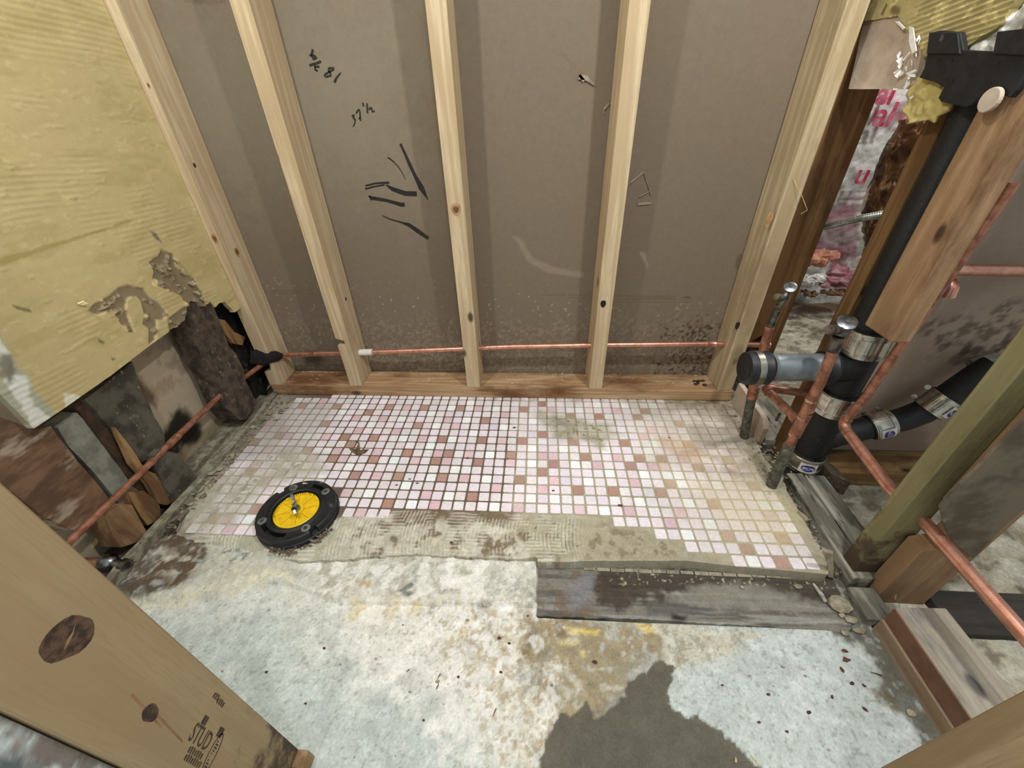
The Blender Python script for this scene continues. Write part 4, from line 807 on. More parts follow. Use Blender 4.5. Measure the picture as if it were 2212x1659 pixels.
e = lpz[-1]; q = lpz[-2]; ext = tuple(e[i]+(e[i]-q[i])*0.6 for i in range(3))
lc = thing('copper_pipe', 'dull copper pipe running along the foot of the left wall below the wallboard', 'pipe', lpz[0])
MB().tube(lpz+[ext], 0.25, 16).build('pipe_run', COPDARK, lc, smooth=True)
for a_, b_ in (((385, 941), (360, 966)), ((352, 974), (338, 987)), ((330, 995), (322, 1003))):
    sleeve(lc, at(*a_, X=-31.92), at(*b_, X=-31.85), 0.30, COPDARK)
MB_ = MB().ball(at(560, 775, X=-31.9), 0.9, 1.0, 1.1, 0.25, 6, 9); MB_.tube([at(560, 775, X=-31.9), at(582, 771, Y=-0.25), at(600, 769, Y=0.5), at(608, 768, Y=0.9)], [0.7, 0.75, 0.55, 0.3], 9)
o = MB_.build('charred_lump', BURN, smooth=True); tag(o, 'charred black lump where the two copper pipes meet in the back left corner', 'charred wood')
# right hand risers
def riser(name, label, pts, r, dark_from, group=None):
    t = thing(name, label, 'pipe', pts[0]); return t
r1 = [at(1606, 950, Y=-6.3), at(1618, 885, Y=-6.2), at(1628, 840, Y=-6.1), at(1646, 765, Y=-5.8), at(1663, 705, Y=-5.6), at(1680, 668, Y=-5.4)]
t1 = thing('copper_riser', 'thin copper riser behind the grey pipe cap, topped by a small stop valve', 'pipe', r1[0])
MB().tube(r1[:3], 0.40, 14).build('lower_pipe', GREYTUBE, t1, smooth=True)['label'] = 'cement-caked lower length'
MB().tube(r1[2:5], 0.36, 14).build('upper_pipe', COPDARK, t1, smooth=True)
sleeve(t1, at(1624, 860, Y=-6.13), at(1630, 832, Y=-6.05), 0.45, COPDARK)
MB().tube(r1[4:], 0.33, 14).build('stem_pipe', BRASS, t1, smooth=True)
def valve(parent, base, spout, knob, r, hr, tilt):
    MB().tube([base, lerp(base, knob, 0.55), lerp(base, knob, 0.8)], [r, r*1.1, r*0.5], 14).build('valve_body', BRASS, parent, smooth=True)
    d = [spout[i]-lerp(base, knob, 0.45)[i] for i in range(3)]
    s0 = lerp(base, knob, 0.45)
    MB().tube([s0, lerp(s0, spout, 0.6), lerp(s0, spout, 0.62), spout], [r*0.6, r*0.6, r*0.85, r*0.8], 14).build('spout', BRASS, parent, smooth=True)
    v = Vector(tilt).normalized()*0.09
    k = Vector(knob); h = MB().tube([tuple(k-v*1.5), tuple(k-v), tuple(k+v), tuple(k+v*1.4)], [hr*0.6, hr, hr, hr*0.75], 18).build('valve_handle', CHROME, parent, smooth=True)
    MB().tube([tuple(k+v*1.3), tuple(k+v*2.2)], hr*0.22, 10).build('screw', BRASS, h)
valve(t1, at(1684, 662, Y=-5.4), at(1678, 641, Y=-6.2), at(1707, 621, Y=-5.2), 0.32, 0.46, (-0.25, -0.5, 0.8))
r2 = [at(1663, 1056, Y=-12.4), at(1697, 978, Y=-12.4), at(1722, 930, Y=-12.4), at(1745, 878, Y=-12.4), at(1770, 830, Y=-12.4), at(1800, 758, Y=-12.4), at(1810, 728, Y=-12.4)]
t2 = thing('copper_riser', 'thick copper riser crossing in front of the black drain stack, topped by a stop valve', 'pipe', r2[0])
MB().tube(r2[:2]+[at(1706, 960, Y=-12.4)], 0.41, 16).build('lower_pipe', GREYTUBE, t2, smooth=True)['label'] = 'cement-caked lower length'
MB().tube([at(1702, 968, Y=-12.4)]+r2[2:6], 0.345, 16).build('upper_pipe', COPDARK, t2, smooth=True)
MB().tube(r2[5:], 0.38, 14).build('stem_pipe', BRASS, t2, smooth=True)
sleeve(t2, at(1754, 862, Y=-12.4), at(1744, 888, Y=-12.4), 0.40, COPDARK); sleeve(t2, at(1741, 893, Y=-12.4), at(1718, 936, Y=-12.4), 0.42, COPDARK, 'tee_fitting')
for a_ in ((1754, 862), (1737, 900), (1718, 936)):
    p = at(*a_, Y=-12.4); q = at(a_[0]-2, a_[1]+4, Y=-12.4); MB().tube([p, q], 0.425, 16).build('solder_ring', SOLDER, t2, smooth=True)
valve(t2, at(1812, 727, Y=-12.4), at(1790, 712, Y=-13.4), at(1829, 697, Y=-12.1), 0.38, 0.58, (-0.2, -0.45, 0.85))
tee = at(1728, 912, Y=-12.2); el = at(1652, 838, Z=7.1); bk = at(1745, 850, Z=7.0)
v1 = lerp(el, tee, 0.10); v2 = lerp(el, bk, 0.16)
MB().tube([tee, lerp(tee, el, 0.9)], 0.33, 14).build('branch_pipe', COPDARK, t2, smooth=True)
MB().tube([lerp(tee, el, 0.86)]+arc(v1, el, v2)+[lerp(el, bk, 0.2)], 0.4, 14).build('elbow', COPDARK, t2, smooth=True)
MB().tube([lerp(el, bk, 0.15), bk, lerp(el, bk, 1.5)], 0.33, 14).build('branch_pipe', COPDARK, t2, smooth=True)
sleeve(t2, lerp(tee, el, 0.04), lerp(tee, el, 0.16), 0.42, COPDARK)
o_ = (22.35, -12.3, 6.3)
t3 = thing('copper_pipe', 'long copper pipe dropping behind the tan post, then running forward to the right edge', 'pipe', o_)
e0 = at(1818, 918, X=22.35); up = [at(1866, 862, Y=e0[1]), at(1945, 748, Y=e0[1]-0.1)]
dirv = Vector(up[1])-Vector(up[0]); top = tuple(Vector(up[1])+dirv*2.2); fw_ = [at(1925, 1058, X=22.35), at(1990, 1120, X=22.35), at(2212, 1372, X=22.35)]
lastp = tuple(np.array(fw_[2])+(np.array(fw_[2])-np.array(fw_[1]))*0.8)
MB().tube([lerp(e0, up[0], 0.2), up[0], up[1], top], 0.29, 16).build('upright_run', COPDARK, t3, smooth=True)
MB().tube([lerp(e0, up[0], 0.24)]+arc(lerp(e0, up[0], 0.2), e0, lerp(e0, fw_[0], 0.14))+[lerp(e0, fw_[0], 0.16)], 0.37, 16).build('elbow', COPDARK, t3, smooth=True)
MB().tube([lerp(e0, fw_[0], 0.12), fw_[0], fw_[1], fw_[2], lastp], 0.37, 16).build('level_run', COPPER, t3, smooth=True)
MB().tube([lerp(e0, up[0], 0.24), lerp(e0, up[0], 0.27)], 0.385, 16).build('solder_ring', SOLDER, t3, smooth=True); MB().tube([lerp(e0, fw_[0], 0.15), lerp(e0, fw_[0], 0.18)], 0.385, 16).build('solder_ring', SOLDER, t3, smooth=True)
o = MB().tube([at(2040, 582, Y=-9.6), at(2080, 583, Y=-9.6), at(2212, 585, Y=-9.6), (36, -9.6, 17.8)], 0.36, 16).build('copper_pipe', COPPER, smooth=True)
tag(o, 'level copper pipe across the drywall at the right edge, above the drain bend', 'pipe')
o = MB().tube([at(2048, 640, Y=-9.4), at(2056, 622, Y=-9.4), at(2050, 608, Y=-9.0)], 0.4, 12).build('copper_elbow', COPPER, smooth=True)
tag(o, 'small shiny copper elbow peeping out from behind the tan post', 'pipe elbow')
# capped stub at the lower left
q0 = at(160, 1216, Z=0.2); q1 = at(218, 1215, Z=0.2); q2 = at(245, 1215, Z=0.25); q3 = at(274, 1222, Z=0.2)
t4 = thing('stop_valve', 'chrome stop valve on a copper stub on the floor behind the near left stud', 'valve', q1)
MB().tube([q0, q1], 0.38, 14).build('copper_stub', COPPER, t4, smooth=True)
MB().ball((q2[0]-0.4, q2[1], q2[2]+0.1), 0.72, 0.6, 0.55, 0, 10, 16).build('valve_body', CHROME, t4, smooth=True)
MB().tube([q2, q3], [0.35, 0.3], 12).build('spout', CHROME, t4, smooth=True); MB().tube([lerp(q2, q3, 0.7), q3], 0.48, 8).build('hex_nut', CHROME, t4)
o = MB().tube([at(178, 1208, Z=0.1), at(200, 1180, Z=0.5), at(218, 1158, Z=0.9)], [0.14, 0.18, 0.24], 8).build('cut_cane', OLDPIPE, smooth=True); tag(o, 'cut yellowish stick leaning in the dark gap behind the chrome valve', 'stick')

# ================================================================== RIGHT WALL FRAMING
pts = [(23.6, -0.9, 0)]
prof = [(20.3, -0.9), (20.3, 2.2), (20.6, 4.8), (21.2, 6.6), (22.0, 7.3), (22.7, 6.9), (23.0, 5.6), (23.1, -0.9), (23.75, -0.9), (23.75, 60), (20.3, 60)]
o = MB().extr([(x, 1.3, z) for x, z in prof], (0, 1.36, 0)).build('wall_stud', OLDWOOD, bevel=0.05)
tag(o, 'old brown stud right behind the last pine stud, with an arched notch at its foot', 'wall stud')
o = MB().box(20.3, 23.7, 2.75, 3.1, -0.9, 60).build('notch_dark_board', ROTWOOD); tag(o, 'dark board added to keep the arched notch of the old brown stud black', 'board')  # added dark board: blocks the lit floor behind so the notch stays black
o = MB().box(21.6, 24.8, -8.35, -7.0, -0.9, 60).build('wall_stud', OLDWOOD, bevel=0.06)
tag(o, 'old brown stud directly behind the black drain stack', 'wall stud')
PST = MB().box(20.75, 21.85, -13.57, -11.05, 14.6, 60).build('hanging_post', OLDPOST, bevel=0.1)
tag(PST, 'stout tan post hanging from above, sawn off just over the drain stack coupling', 'post')
gs = MB().box(20.8, 22.7, -20.15, -19.0, 0.32, 60).build('wall_stud', GREENWOOD, bevel=0.07)
tag(gs, 'greenish stud standing on the grey sole plate, left of the pipe hole', 'wall stud')
# stud with torn facing, copper pipe passes it
E1 = at(1905, 1290, Y=-20.4); E2 = at(2009, 1305, Y=-20.4)
bs = thing('wall_stud', 'broad tan and dark brown stud beside the greenish one, with a torn facing', 'wall stud', (23.8, -20.8, -1.3))
MB().extr([(x, -21.3, z) for x, z in ((22.15, -1.4), (25.45, -1.4), (25.45, 60), (22.15, 60), (22.15, 8.2), (23.1, 7.9), (23.2, 6.0), (23.0, 4.9), (22.15, 4.6))], (0, 1.08, 0)).build('stud_body', OLDPOST, bs, bevel=0.05)
fx = [(2026, 1092), (2050, 1060), (2114, 1000), (2170, 940), (2250, 860), (2330, 770), (2500, 700), (2500, 900), (2260, 1040), (2206, 1098), (2160, 1137), (2097, 1202), (2080, 1190), (2045, 1155), (2035, 1120)]
MB().extr([at(x, y, Y=-21.34) for x, y in fx], (0, -0.12, 0)).build('torn_facing', plain('grimy_grey_facing', (118, 106, 88), (88, 76, 60), 14, 0.9, b=0.4, c3=(166, 170, 156), s3=9, lo3=0.62, hi3=0.72), bs, rough=0.03)['label'] = 'grimy grey torn facing'
# sole plates
def gplate(x0, x1, ya, yb, z0, z1, m, label, rough=0.05, skew=0):
    o = MB().prism([(x0, ya), (x1, ya), (x1-skew, yb), (x0-skew, yb)], z0, z1).build('sole_plate', m, bevel=0.12, rough=0); return tag(o, label, 'sole plate')
gplate(20.75, 22.1, -11.1, -20.6, -1.2, 0.3, GREYWOOD, 'left board of the split weathered sole plate beside the tile bed', skew=0.15)
gplate(22.25, 23.9, -11.2, -18.85, -1.2, 0.22, GREYWOOD, 'right board of the split weathered sole plate, behind the greenish stud')
gplate(20.3, 22.05, -20.85, -23.0, -1.3, -0.35, GREYWOOD, 'short dark end of the weathered sole plate below the greenish stud')
o = MB().box(24.1, 60, -10.9, -8.1, -1.2, 0.33).build('bottom_plate', BROWNX, bevel=0.08); tag(o, 'golden brown bottom plate of the wall on the right, under the drain bend', 'bottom plate')
o = MB().prism([(23.85, -9.3), (24.0, -11.6), (24.9, -12.6), (24.9, -11.0), (24.05, -9.0)], -0.6, 0.8).build('timber_block', ROTWOOD, rough=0.05); tag(o, 'dark wedge of timber at the foot of the drain stack', 'timber block')
o = MB().box(25.6, 60, -23.4, -20.6, -1.9, -0.75).build('floor_beam', plain('black_weathered_beam', (62, 58, 52), (44, 40, 36), 20, 0.95, b=0.6, stretch=(0.15, 1, 1)), bevel=0.1); tag(o, 'dark weathered beam lying across the floor at the right edge', 'beam')
bl = at(1917, 1310, Z=1.3)
o = MB().prism([(21.05, -23.05), (24.05, -22.95), (24.0, -31), (20.95, -31)], 0.02, 1.38).build('timber_block', BLOCKW, bevel=0.08); tag(o, 'upper of two stacked short boards at the lower right, with a greyed cracked top', 'timber block')
MB().prism([(20.98, -23.1), (21.07, -23.1), (20.97, -31), (20.88, -31)], 0.08, 1.3).build('sawn_edge', plain('red_brown_edge', (122, 88, 68), (104, 74, 56), 20, 0.85), o, origin=None)
o = MB().prism([(20.85, -23.1), (24.1, -23.0), (24.05, -31), (20.75, -31)], -1.34, 0.0).build('timber_block', BLOCKB, bevel=0.07); tag(o, 'lower of two stacked short boards at the lower right', 'timber block')
# strip of old wallboard at the foot of the right wall
q = [at(1583, 868, X=20.15), at(1589, 818, X=20.15), at(1616, 857, X=20.15), at(1648, 904, X=20.15), at(1650, 925, X=20.15), at(1634, 960, X=20.15)]
yb = q[-1][1]
q = [(20.15, -0.65, -0.3), (20.15, -0.65, q[1][2]), (20.15, q[2][1], q[2][2]), (20.15, q[3][1], q[3][2]), (20.15, q[4][1]-0.1, q[4][2]), (20.15, yb, q[5][2]-0.2), (20.15, yb+0.2, -0.3)]
o = MB().extr(q, (0.45, 0, 0)).build('wallboard_remnant', SHEETM, rough=0.03); tag(o, 'low beige strip of cut wallboard standing at the right end of the bottom plate', 'wallboard')
o = MB().box(20.75, 23.8, -7.2, -0.8, -1.1, 0.55).build('sole_plate', GREYWOOD, rough=0.06); tag(o, 'crumbling weathered sole plate behind the low beige wallboard strip', 'sole plate')
for k, (x, y, h) in enumerate(((1685, 893, 0.9), (1670, 903, 0.3))):
    p = at(x, y, Z=0.8+0.3*(1-k)); 
    if k == 0: o = MB().tube([(p[0]-0.5, p[1]-0.6, p[2]-0.7), p], [0.1, 0.12], 8).build('nail', ROTWOOD); tag(o, 'bent rusty nail sticking out of the crumbling sole plate', 'nail')

# ================================================================== DRAIN STACK
SX, SY = 22.7, -9.87
ds = thing('drain_stack', 'black cast-iron drain stack with steel coupling bands and a capped side arm', 'drain pipe', (SX, SY, -1.0))
def V(z, dx=0, dy=0): return (SX+dx, SY+dy, z)
MB().tube([V(-1.2), V(2.4), V(6.9)], 1.08, 28).build('lower_pipe', IRON, ds, smooth=True)
MB().tube([V(6.6, -0.05), V(7.2, -0.05), V(7.4, -0.05), V(12.0, -0.1), V(12.2, -0.1), V(13.6, -0.1)], [1.1, 1.1, 1.16, 1.16, 1.1, 1.1], 28).build('tee_fitting', IRON, ds, smooth=True)
MB().tube([V(13.2, -0.4, -0.1), V(14.2, -0.6, 0.15), V(20, -0.8, 0.15), V(27.2, -0.8, 0.15)], 0.98, 28).build('upper_pipe', IRON, ds, smooth=True)
def text(body, name, m, parent, org, xd, yd, size, ext=0.012, bold=0.0, curve=None, xs=1.0):
    cu = bpy.data.curves.new('t', 'FONT'); cu.body = body; cu.size = size; cu.extrude = ext; cu.offset = bold; cu.align_x = 'CENTER'; cu.align_y = 'CENTER'; cu.resolution_u = 3
    ob = bpy.data.objects.new('t', cu); col.objects.link(ob)
    me = bpy.data.meshes.new_from_object(ob.evaluated_get(bpy.context.evaluated_depsgraph_get()))
    bpy.data.objects.remove(ob); bpy.data.curves.remove(cu)
    xd = Vector(xd).normalized(); yd = Vector(yd).normalized(); nd = xd.cross(yd); po = Vector(parent['_o'])
    for v in me.vertices:
        if curve is None: w_ = Vector(org)+xd*v.co.x*xs+yd*v.co.y+nd*v.co.z
        else: w_ = curve(v.co.x, v.co.y, v.co.z)
        v.co = (w_-po)*U
    me.name = name; me.materials.clear(); me.materials.append(m)
    o = bpy.data.objects.new(name, me); col.objects.link(o); o.parent = parent; o['_o'] = parent['_o']; return o
def band(parent, c, axis, r, w, ang=0, sticker=None, name='coupling_band'):
    """no-hub coupling: corrugated steel shield, two clamp straps with worm screws"""
    ax = Vector(axis).normalized(); c = Vector(c); seg = 48
    up = Vector((0, -1, 0.2)); a = ax.cross(up).normalized(); b_ = ax.cross(a)
    mb = MB(); vs = []; rings = [(-w/2, 0), (-w*0.5, 0.03), (w*0.5, 0.03), (w/2, 0)]
    for t, dr in rings:
        for k in range(seg*2):
            q = math.pi*k/seg; rr_ = r+dr+0.006*(k % 2)
            vs.append(tuple(c+ax*t+(a*math.cos(q)+b_*math.sin(q))*rr_))
    n = seg*2; fs = [(i*n+k, i*n+(k+1) % n, (i+1)*n+(k+1) % n, (i+1)*n+k) for i in range(3) for k in range(n)]
    mb.add(vs, fs); bo = mb.build(name, STEEL, parent)
    MB().tube([tuple(c-ax*(w/2+0.08)), tuple(c+ax*(w/2+0.08))], r-0.02, 30).build('rubber_gasket', RUBBER, parent, smooth=True)
    for s_ in (-1, 1):
        cc_ = c+ax*s_*w*0.36
        MB().tube([tuple(cc_-ax*w*0.085), tuple(cc_+ax*w*0.085)], r+0.09, 36, True).build('clamp_strap', STEEL, bo, smooth=True)
        d = (a*math.cos(ang)+b_*math.sin(ang)); tn = ax.cross(d)
        p = cc_+d*(r+0.16); MB().tube([tuple(p-tn*0.42), tuple(p+tn*0.30), tuple(p+tn*0.32), tuple(p+tn*0.52)], [0.14, 0.14, 0.2, 0.2], 10).build('worm_screw', CHROME, bo, smooth=True)
    if sticker is not None:
        d0, hw, hh, flipd = sticker; d0 = Vector(d0); d0 = math.atan2(d0.dot(b_), d0.dot(a))
        def on(u, v_, h): q = d0+u/r; return c+ax*v_+(a*math.cos(q)+b_*math.sin(q))*(r+0.11+h)
        m_ = MB(); K = 8; vs = []
        for j in (0, 1):
            for i in range(K+1): vs.append(tuple(on(-hw+2*hw*i/K, -hh+2*hh*j, 0.0)))
        m_.add(vs, [(i, i+1, K+1+i+1, K+1+i) for i in range(K)]); st = m_.build('sticker', WHITEP, bo)
        m_ = MB(); vs = [tuple(on(0, 0, 0.02))]+[tuple(on(hw*0.8*math.cos(t), hh*0.72*math.sin(t), 0.015)) for t in [i*math.pi/12 for i in range(24)]]
        m_.add(vs, [(0, 1+i, 1+(i+1) % 24) for i in range(24)]); m_.build('blue_oval', BLUE, st)
        text('NSF', 'lettering', WHITEP, st, (0, 0, 0), (1, 0, 0), (0, 1, 0), min(hw, hh)*1.0, 0.002, 0.012, (lambda x, y, z: on(x*flipd, y*flipd, 0.03)))
    return bo
band(ds, V(12.75, -0.2), (-0.05, 0, 1), 1.34, 1.9, 2.2)
band(ds, V(7.3), (0, 0, 1), 1.36, 1.9, 2.2)
band(ds, V(0.95), (0, 0, 1), 1.32, 1.6, 2.6, ((-0.32, -1, 0.1), 0.62, 0.5, -1))
# side arm towards the left with its rubber cap
za = 10.45
MB().tube([(SX-0.3, SY, za+0.1), (SX-1.0, SY, za+0.05), (SX-1.9, SY, za)], [1.25, 1.15, 1.1], 26).build('side_outlet', IRON, ds, smooth=True)
MB().tube([(SX-1.75, SY, za), (SX-1.95, SY, za), (SX-2.05, SY, za), (SX-2.5, SY, za)], [1.3, 1.36, 1.3, 1.25], 26).build('rubber_gasket', RUBBER, ds, smooth=True)
MB().tube([(SX-2.45, SY, za), (16.2, SY, za-0.1)], 1.04, 30).build('side_arm', GALV, ds, smooth=True)['label'] = 'grey galvanised side arm'
MB().tube([(16.75, SY, za-0.08), (16.45, SY, za-0.08)], 1.07, 30).build('tape_ring', plain('dark_grey_ring', (96, 98, 98)), ds, smooth=True)
capo = MB().tube([(16.5, SY, za-0.1), (16.3, SY, za-0.1), (16.1, SY, za-0.12), (14.95, SY, za-0.16), (14.75, SY, za-0.16), (14.68, SY, za-0.16), (14.66, SY, za-0.16), (14.85, SY, za-0.16), (14.9, SY, za-0.16)], [1.15, 1.32, 1.27, 1.27, 1.24, 1.12, 1.0, 0.92, 0.02], 34).build('end_cap', RUBBER, ds, smooth=True)
MB().tube([(15.3, SY, za-0.15), (15.75, SY, za-0.13)], 1.33, 40).build('clamp_strap', STEEL, capo, smooth=True)
# lower branch curving to the right
bpts = [(SX+0.4, SY, 2.6), (24.4, SY, 3.7), (25.6, SY, 4.35), (27.2, SY, 4.75), (28.4, SY, 5.15), (29.4, SY, 5.75), (30.2, SY, 6.7), (30.8, SY, 8.1), (31.3, SY+0.1, 9.7), (31.9, SY+0.5, 11.2)]
bpts = [(SX+0.4, SY, 2.9), (24.2, SY, 3.7)]+[at(x, y, Y=SY) for x, y in ((1860, 927), (1900, 917), (1950, 906), (1992, 890), (2030, 868), (2068, 842), (2108, 815), (2150, 790))]
MB().tube(bpts, 0.93, 26).build('branch_pipe', IRON, ds, smooth=True)
band(ds, at(1901, 917, Y=SY), tuple(Vector(at(1925, 911, Y=SY))-Vector(at(1880, 922, Y=SY))), 1.04, 1.5, 2.0, ((0, -1, -0.1), 0.5, 0.5, 1))
band(ds, at(2026, 871, Y=SY), tuple(Vector(at(2040, 861, Y=SY))-Vector(at(2012, 880, Y=SY))), 1.06, 1.5, 2.2, ((0.2, -1, -0.3), 0.5, 0.5, 1))
o = MB().tube([at(2098, 788, Y=SY+1.2), at(2150, 770, Y=SY+1.2)], [0.5, 0.3], 10).build('plaster_lump', GREYPLAST, rough=0.06); tag(o, 'lump of grey plaster above the drain bend on the right', 'plaster')
# joint tape with lettering down the edge of the right drywall
tape = [at(x, y, Y=-8.06) for x, y in ((1896, 738), (1920, 738), (1852, 850), (1832, 868))]
tp = MB().extr(tape, (0, -0.02, 0)).build('tape_strip', WHITEP); tag(tp, 'white printed tape down the edge of the drywall behind the drain stack', 'tape')
a_, b_ = Vector(tape[0]).lerp(Vector(tape[1]), 0.5), Vector(tape[3]).lerp(Vector(tape[2]), 0.5); xd = (b_-a_).normalized(); nd = Vector((0, -1, 0)); yd = nd.cross(xd)
text('SHEETROCK', 'lettering', INK, tp, tuple(a_.lerp(b_, 0.66)+nd*0.03), xd, yd, 0.72, 0.003, 0.01)
text('USG', 'lettering', INK, tp, tuple(a_.lerp(b_, 0.1)+nd*0.03), xd, yd, 0.6, 0.003, 0.005)
m_ = MB(); cc_ = a_.lerp(b_, 0.26)+nd*0.03
m_.extr([tuple(cc_+xd*p_+yd*q_) for p_, q_ in ((-0.3, -0.1), (-0.1, 0.25), (0.1, 0.05), (0.35, 0.2), (0.3, -0.2), (0.0, -0.28))], (0, -0.01, 0)); m_.build('printed_mark', INK, tp)

# ================================================================== CLOSET FLANGE
fl = thing('toilet_flange', 'round black toilet flange with a yellow test plug set on the tile floor', 'toilet flange', (FLC[0], FLC[1], 0.0))
fcx, fcy = FLC; R0 = 3.08
def ringsurf(prof_fn, rs, n=96):
    vs = []; 
    for k in range(n):
        th = 2*math.pi*k/n
        for r_ in rs: x, z = prof_fn(th, r_); vs.append((fcx+x*math.cos(th), fcy+x*math.sin(th), z))
    m_ = len(rs); return vs, [(k*m_+i, ((k+1) % n)*m_+i, ((k+1) % n)*m_+i+1, k*m_+i+1) for k in range(n) for i in range(m_-1)]
def angd(a, b): return abs((a-b+math.pi) % (2*math.pi)-math.pi)
notches = [math.radians(x) for x in (142, -38, 62)]
def prof(th, r_):
    z = {1.80: 0.35, 1.86: 0.95, 2.0: 1.02, 2.25: 0.95, 2.3: 0.95, 2.55: 0.95, 2.6: 0.95, 2.9: 0.98, 3.0: 0.9, 3.04: 0.45, 3.06: 0.4, 3.12: 0.36, 3.13: 0.0}[r_]
    slot = angd(th, math.radians(-110)) < 0.5 or angd(th, math.radians(62)) < 0.36
    if slot and r_ in (2.3, 2.55): z = 0.25
    rr_ = r_
    if r_ >= 2.9 and r_ <= 3.04 and (angd(th, notches[0]) < 0.07 or angd(th, notches[1]) < 0.09): rr_ = 2.62+(r_-2.9)*0.2; z = min(z, 0.95) if r_ == 2.9 else z
    return rr_, z
vs, fs = ringsurf(prof, [1.80, 1.86, 2.0, 2.25, 2.3, 2.55, 2.6, 2.9, 3.0, 3.04, 3.06, 3.12, 3.13], 180)
MB().add(vs, fs).build('flange_ring', BLACKP, fl, smooth=False)
b = MB(); b.tube([(fcx, fcy, 0.5), (fcx, fcy, 0.62)], 1.86, 60); b.build('pipe_throat', plain('dark_throat', (16, 16, 17)), fl)
pg = thing('x', 'x', 'x', (fcx, fcy, 0.6)); bpy.data.objects.remove(pg)
b = MB(); b.tube([(fcx, fcy, 0.62), (fcx, fcy, 0.72)], 1.70, 64); plug = b.build('test_plug', YELLOWP, fl)
b = MB(); vs, fs = ringsurf(lambda th, r_: (r_, {1.56: 0.72, 1.58: 0.86, 1.68: 0.88, 1.74: 0.84, 1.75: 0.6}[r_]), [1.56, 1.58, 1.68, 1.74, 1.75], 72)
b.add(vs, fs).build('plug_rim', YELLOWP, plug, smooth=True)
b = MB()
for k in range(8):
    th = k*math.pi/4+0.35; d = (math.cos(th), math.sin(th)); n_ = (-d[1], d[0])
    b.prism([(fcx+d[0]*0.5+n_[0]*0.07, fcy+d[1]*0.5+n_[1]*0.07), (fcx+d[0]*1.58+n_[0]*0.07, fcy+d[1]*1.58+n_[1]*0.07), (fcx+d[0]*1.58-n_[0]*0.07, fcy+d[1]*1.58-n_[1]*0.07), (fcx+d[0]*0.5-n_[0]*0.07, fcy+d[1]*0.5-n_[1]*0.07)], 0.7, 0.84)
b.tube([(fcx, fcy, 0.7), (fcx, fcy, 0.86)], 0.55, 24); b.build('plug_ribs', YELLOWP, plug)
wn = MB().tube([(fcx, fcy, 0.86), (fcx, fcy, 1.05), (fcx, fcy, 1.06), (fcx, fcy, 1.5)], [0.34, 0.34, 0.13, 0.13], 12).build('bolt', CHROME, plug)
for s_ in (1, -1):
    d = Vector((math.cos(2.2), math.sin(2.2), 0))*s_
    MB().extr([tuple(Vector((fcx, fcy, 0))+d*a0+Vector((0, 0, z0))+Vector((-d.y, d.x, 0))*0.07) for a0, z0 in ((0.1, 0.95), (0.5, 0.95), (1.0, 1.15), (1.15, 1.6), (0.85, 1.75), (0.5, 1.35), (0.1, 1.25))], tuple(Vector((d.y, -d.x, 0))*0.22)).build('wing_nut', CHROME, wn, bevel=0.03)
for q in ((633, 1050), (709, 1058), (575, 1122), (657, 1134)):
    p = at(*q, Z=0.98); dx, dy = p[0]-fcx, p[1]-fcy; L_ = math.hypot(dx, dy); p = (fcx+dx/L_*2.45, fcy+dy/L_*2.45)
    s_ = MB().tube([(p[0], p[1], 0.93), (p[0], p[1], 0.99), (p[0], p[1], 1.0)], [0.34, 0.34, 0.26], 20).build('washer', plain('grey_washer', (128, 130, 126), (92, 94, 90), 60, 0.5, 0.3), fl, smooth=True)
    MB().tube([(p[0], p[1], 1.0), (p[0], p[1], 1.1)], [0.15, 0.12], 10).build('screw_head', CHROME, s_)
p = at(659, 1044, Z=1.03); MB().extr([(p[0]-0.22, p[1]-0.07, 1.0), (p[0]+0.2, p[1]-0.02, 1.0), (p[0]+0.2, p[1]+0.03, 1.0), (p[0]-0.22, p[1]+0.1, 1.0)], (0, 0, 0.02)).build('moulded_arrow', WHITEP, fl)
# raised lettering round the plug rim (illegible at this size in the photo: short dark dashes)
b = MB()
rnd = random.Random(4)
for k in range(26):
    th = math.radians(60+k*6.2); 
    if rnd.random() < 0.15: continue
    r_a, r_b = 1.60, 1.68
    b.extr([(fcx+r_*math.cos(t_), fcy+r_*math.sin(t_), 0.885) for r_, t_ in ((r_a, th), (r_b, th), (r_b, th+0.05), (r_a, th+0.05))], (0, 0, 0.01))
b.build('rim_lettering', INK, plug)
b = MB()
for i in range(60):
    th = rnd.uniform(-1.75, -0.35); r_ = rnd.uniform(3.05, 3.5); b.ball((fcx+r_*math.cos(th), fcy+r_*math.sin(th), rnd.uniform(0.0, 0.3)), rnd.uniform(0.06, 0.25), rnd.uniform(0.05, 0.15), rnd.uniform(0.04, 0.12), 0.35, 3, 5)
o = b.build('caulk_crumbs', plain('brown_putty', (124, 108, 92), (90, 76, 62), 40, 0.95)); tag(o, 'ragged brown putty crumbs along the front edge of the toilet flange', 'debris', kind='stuff')

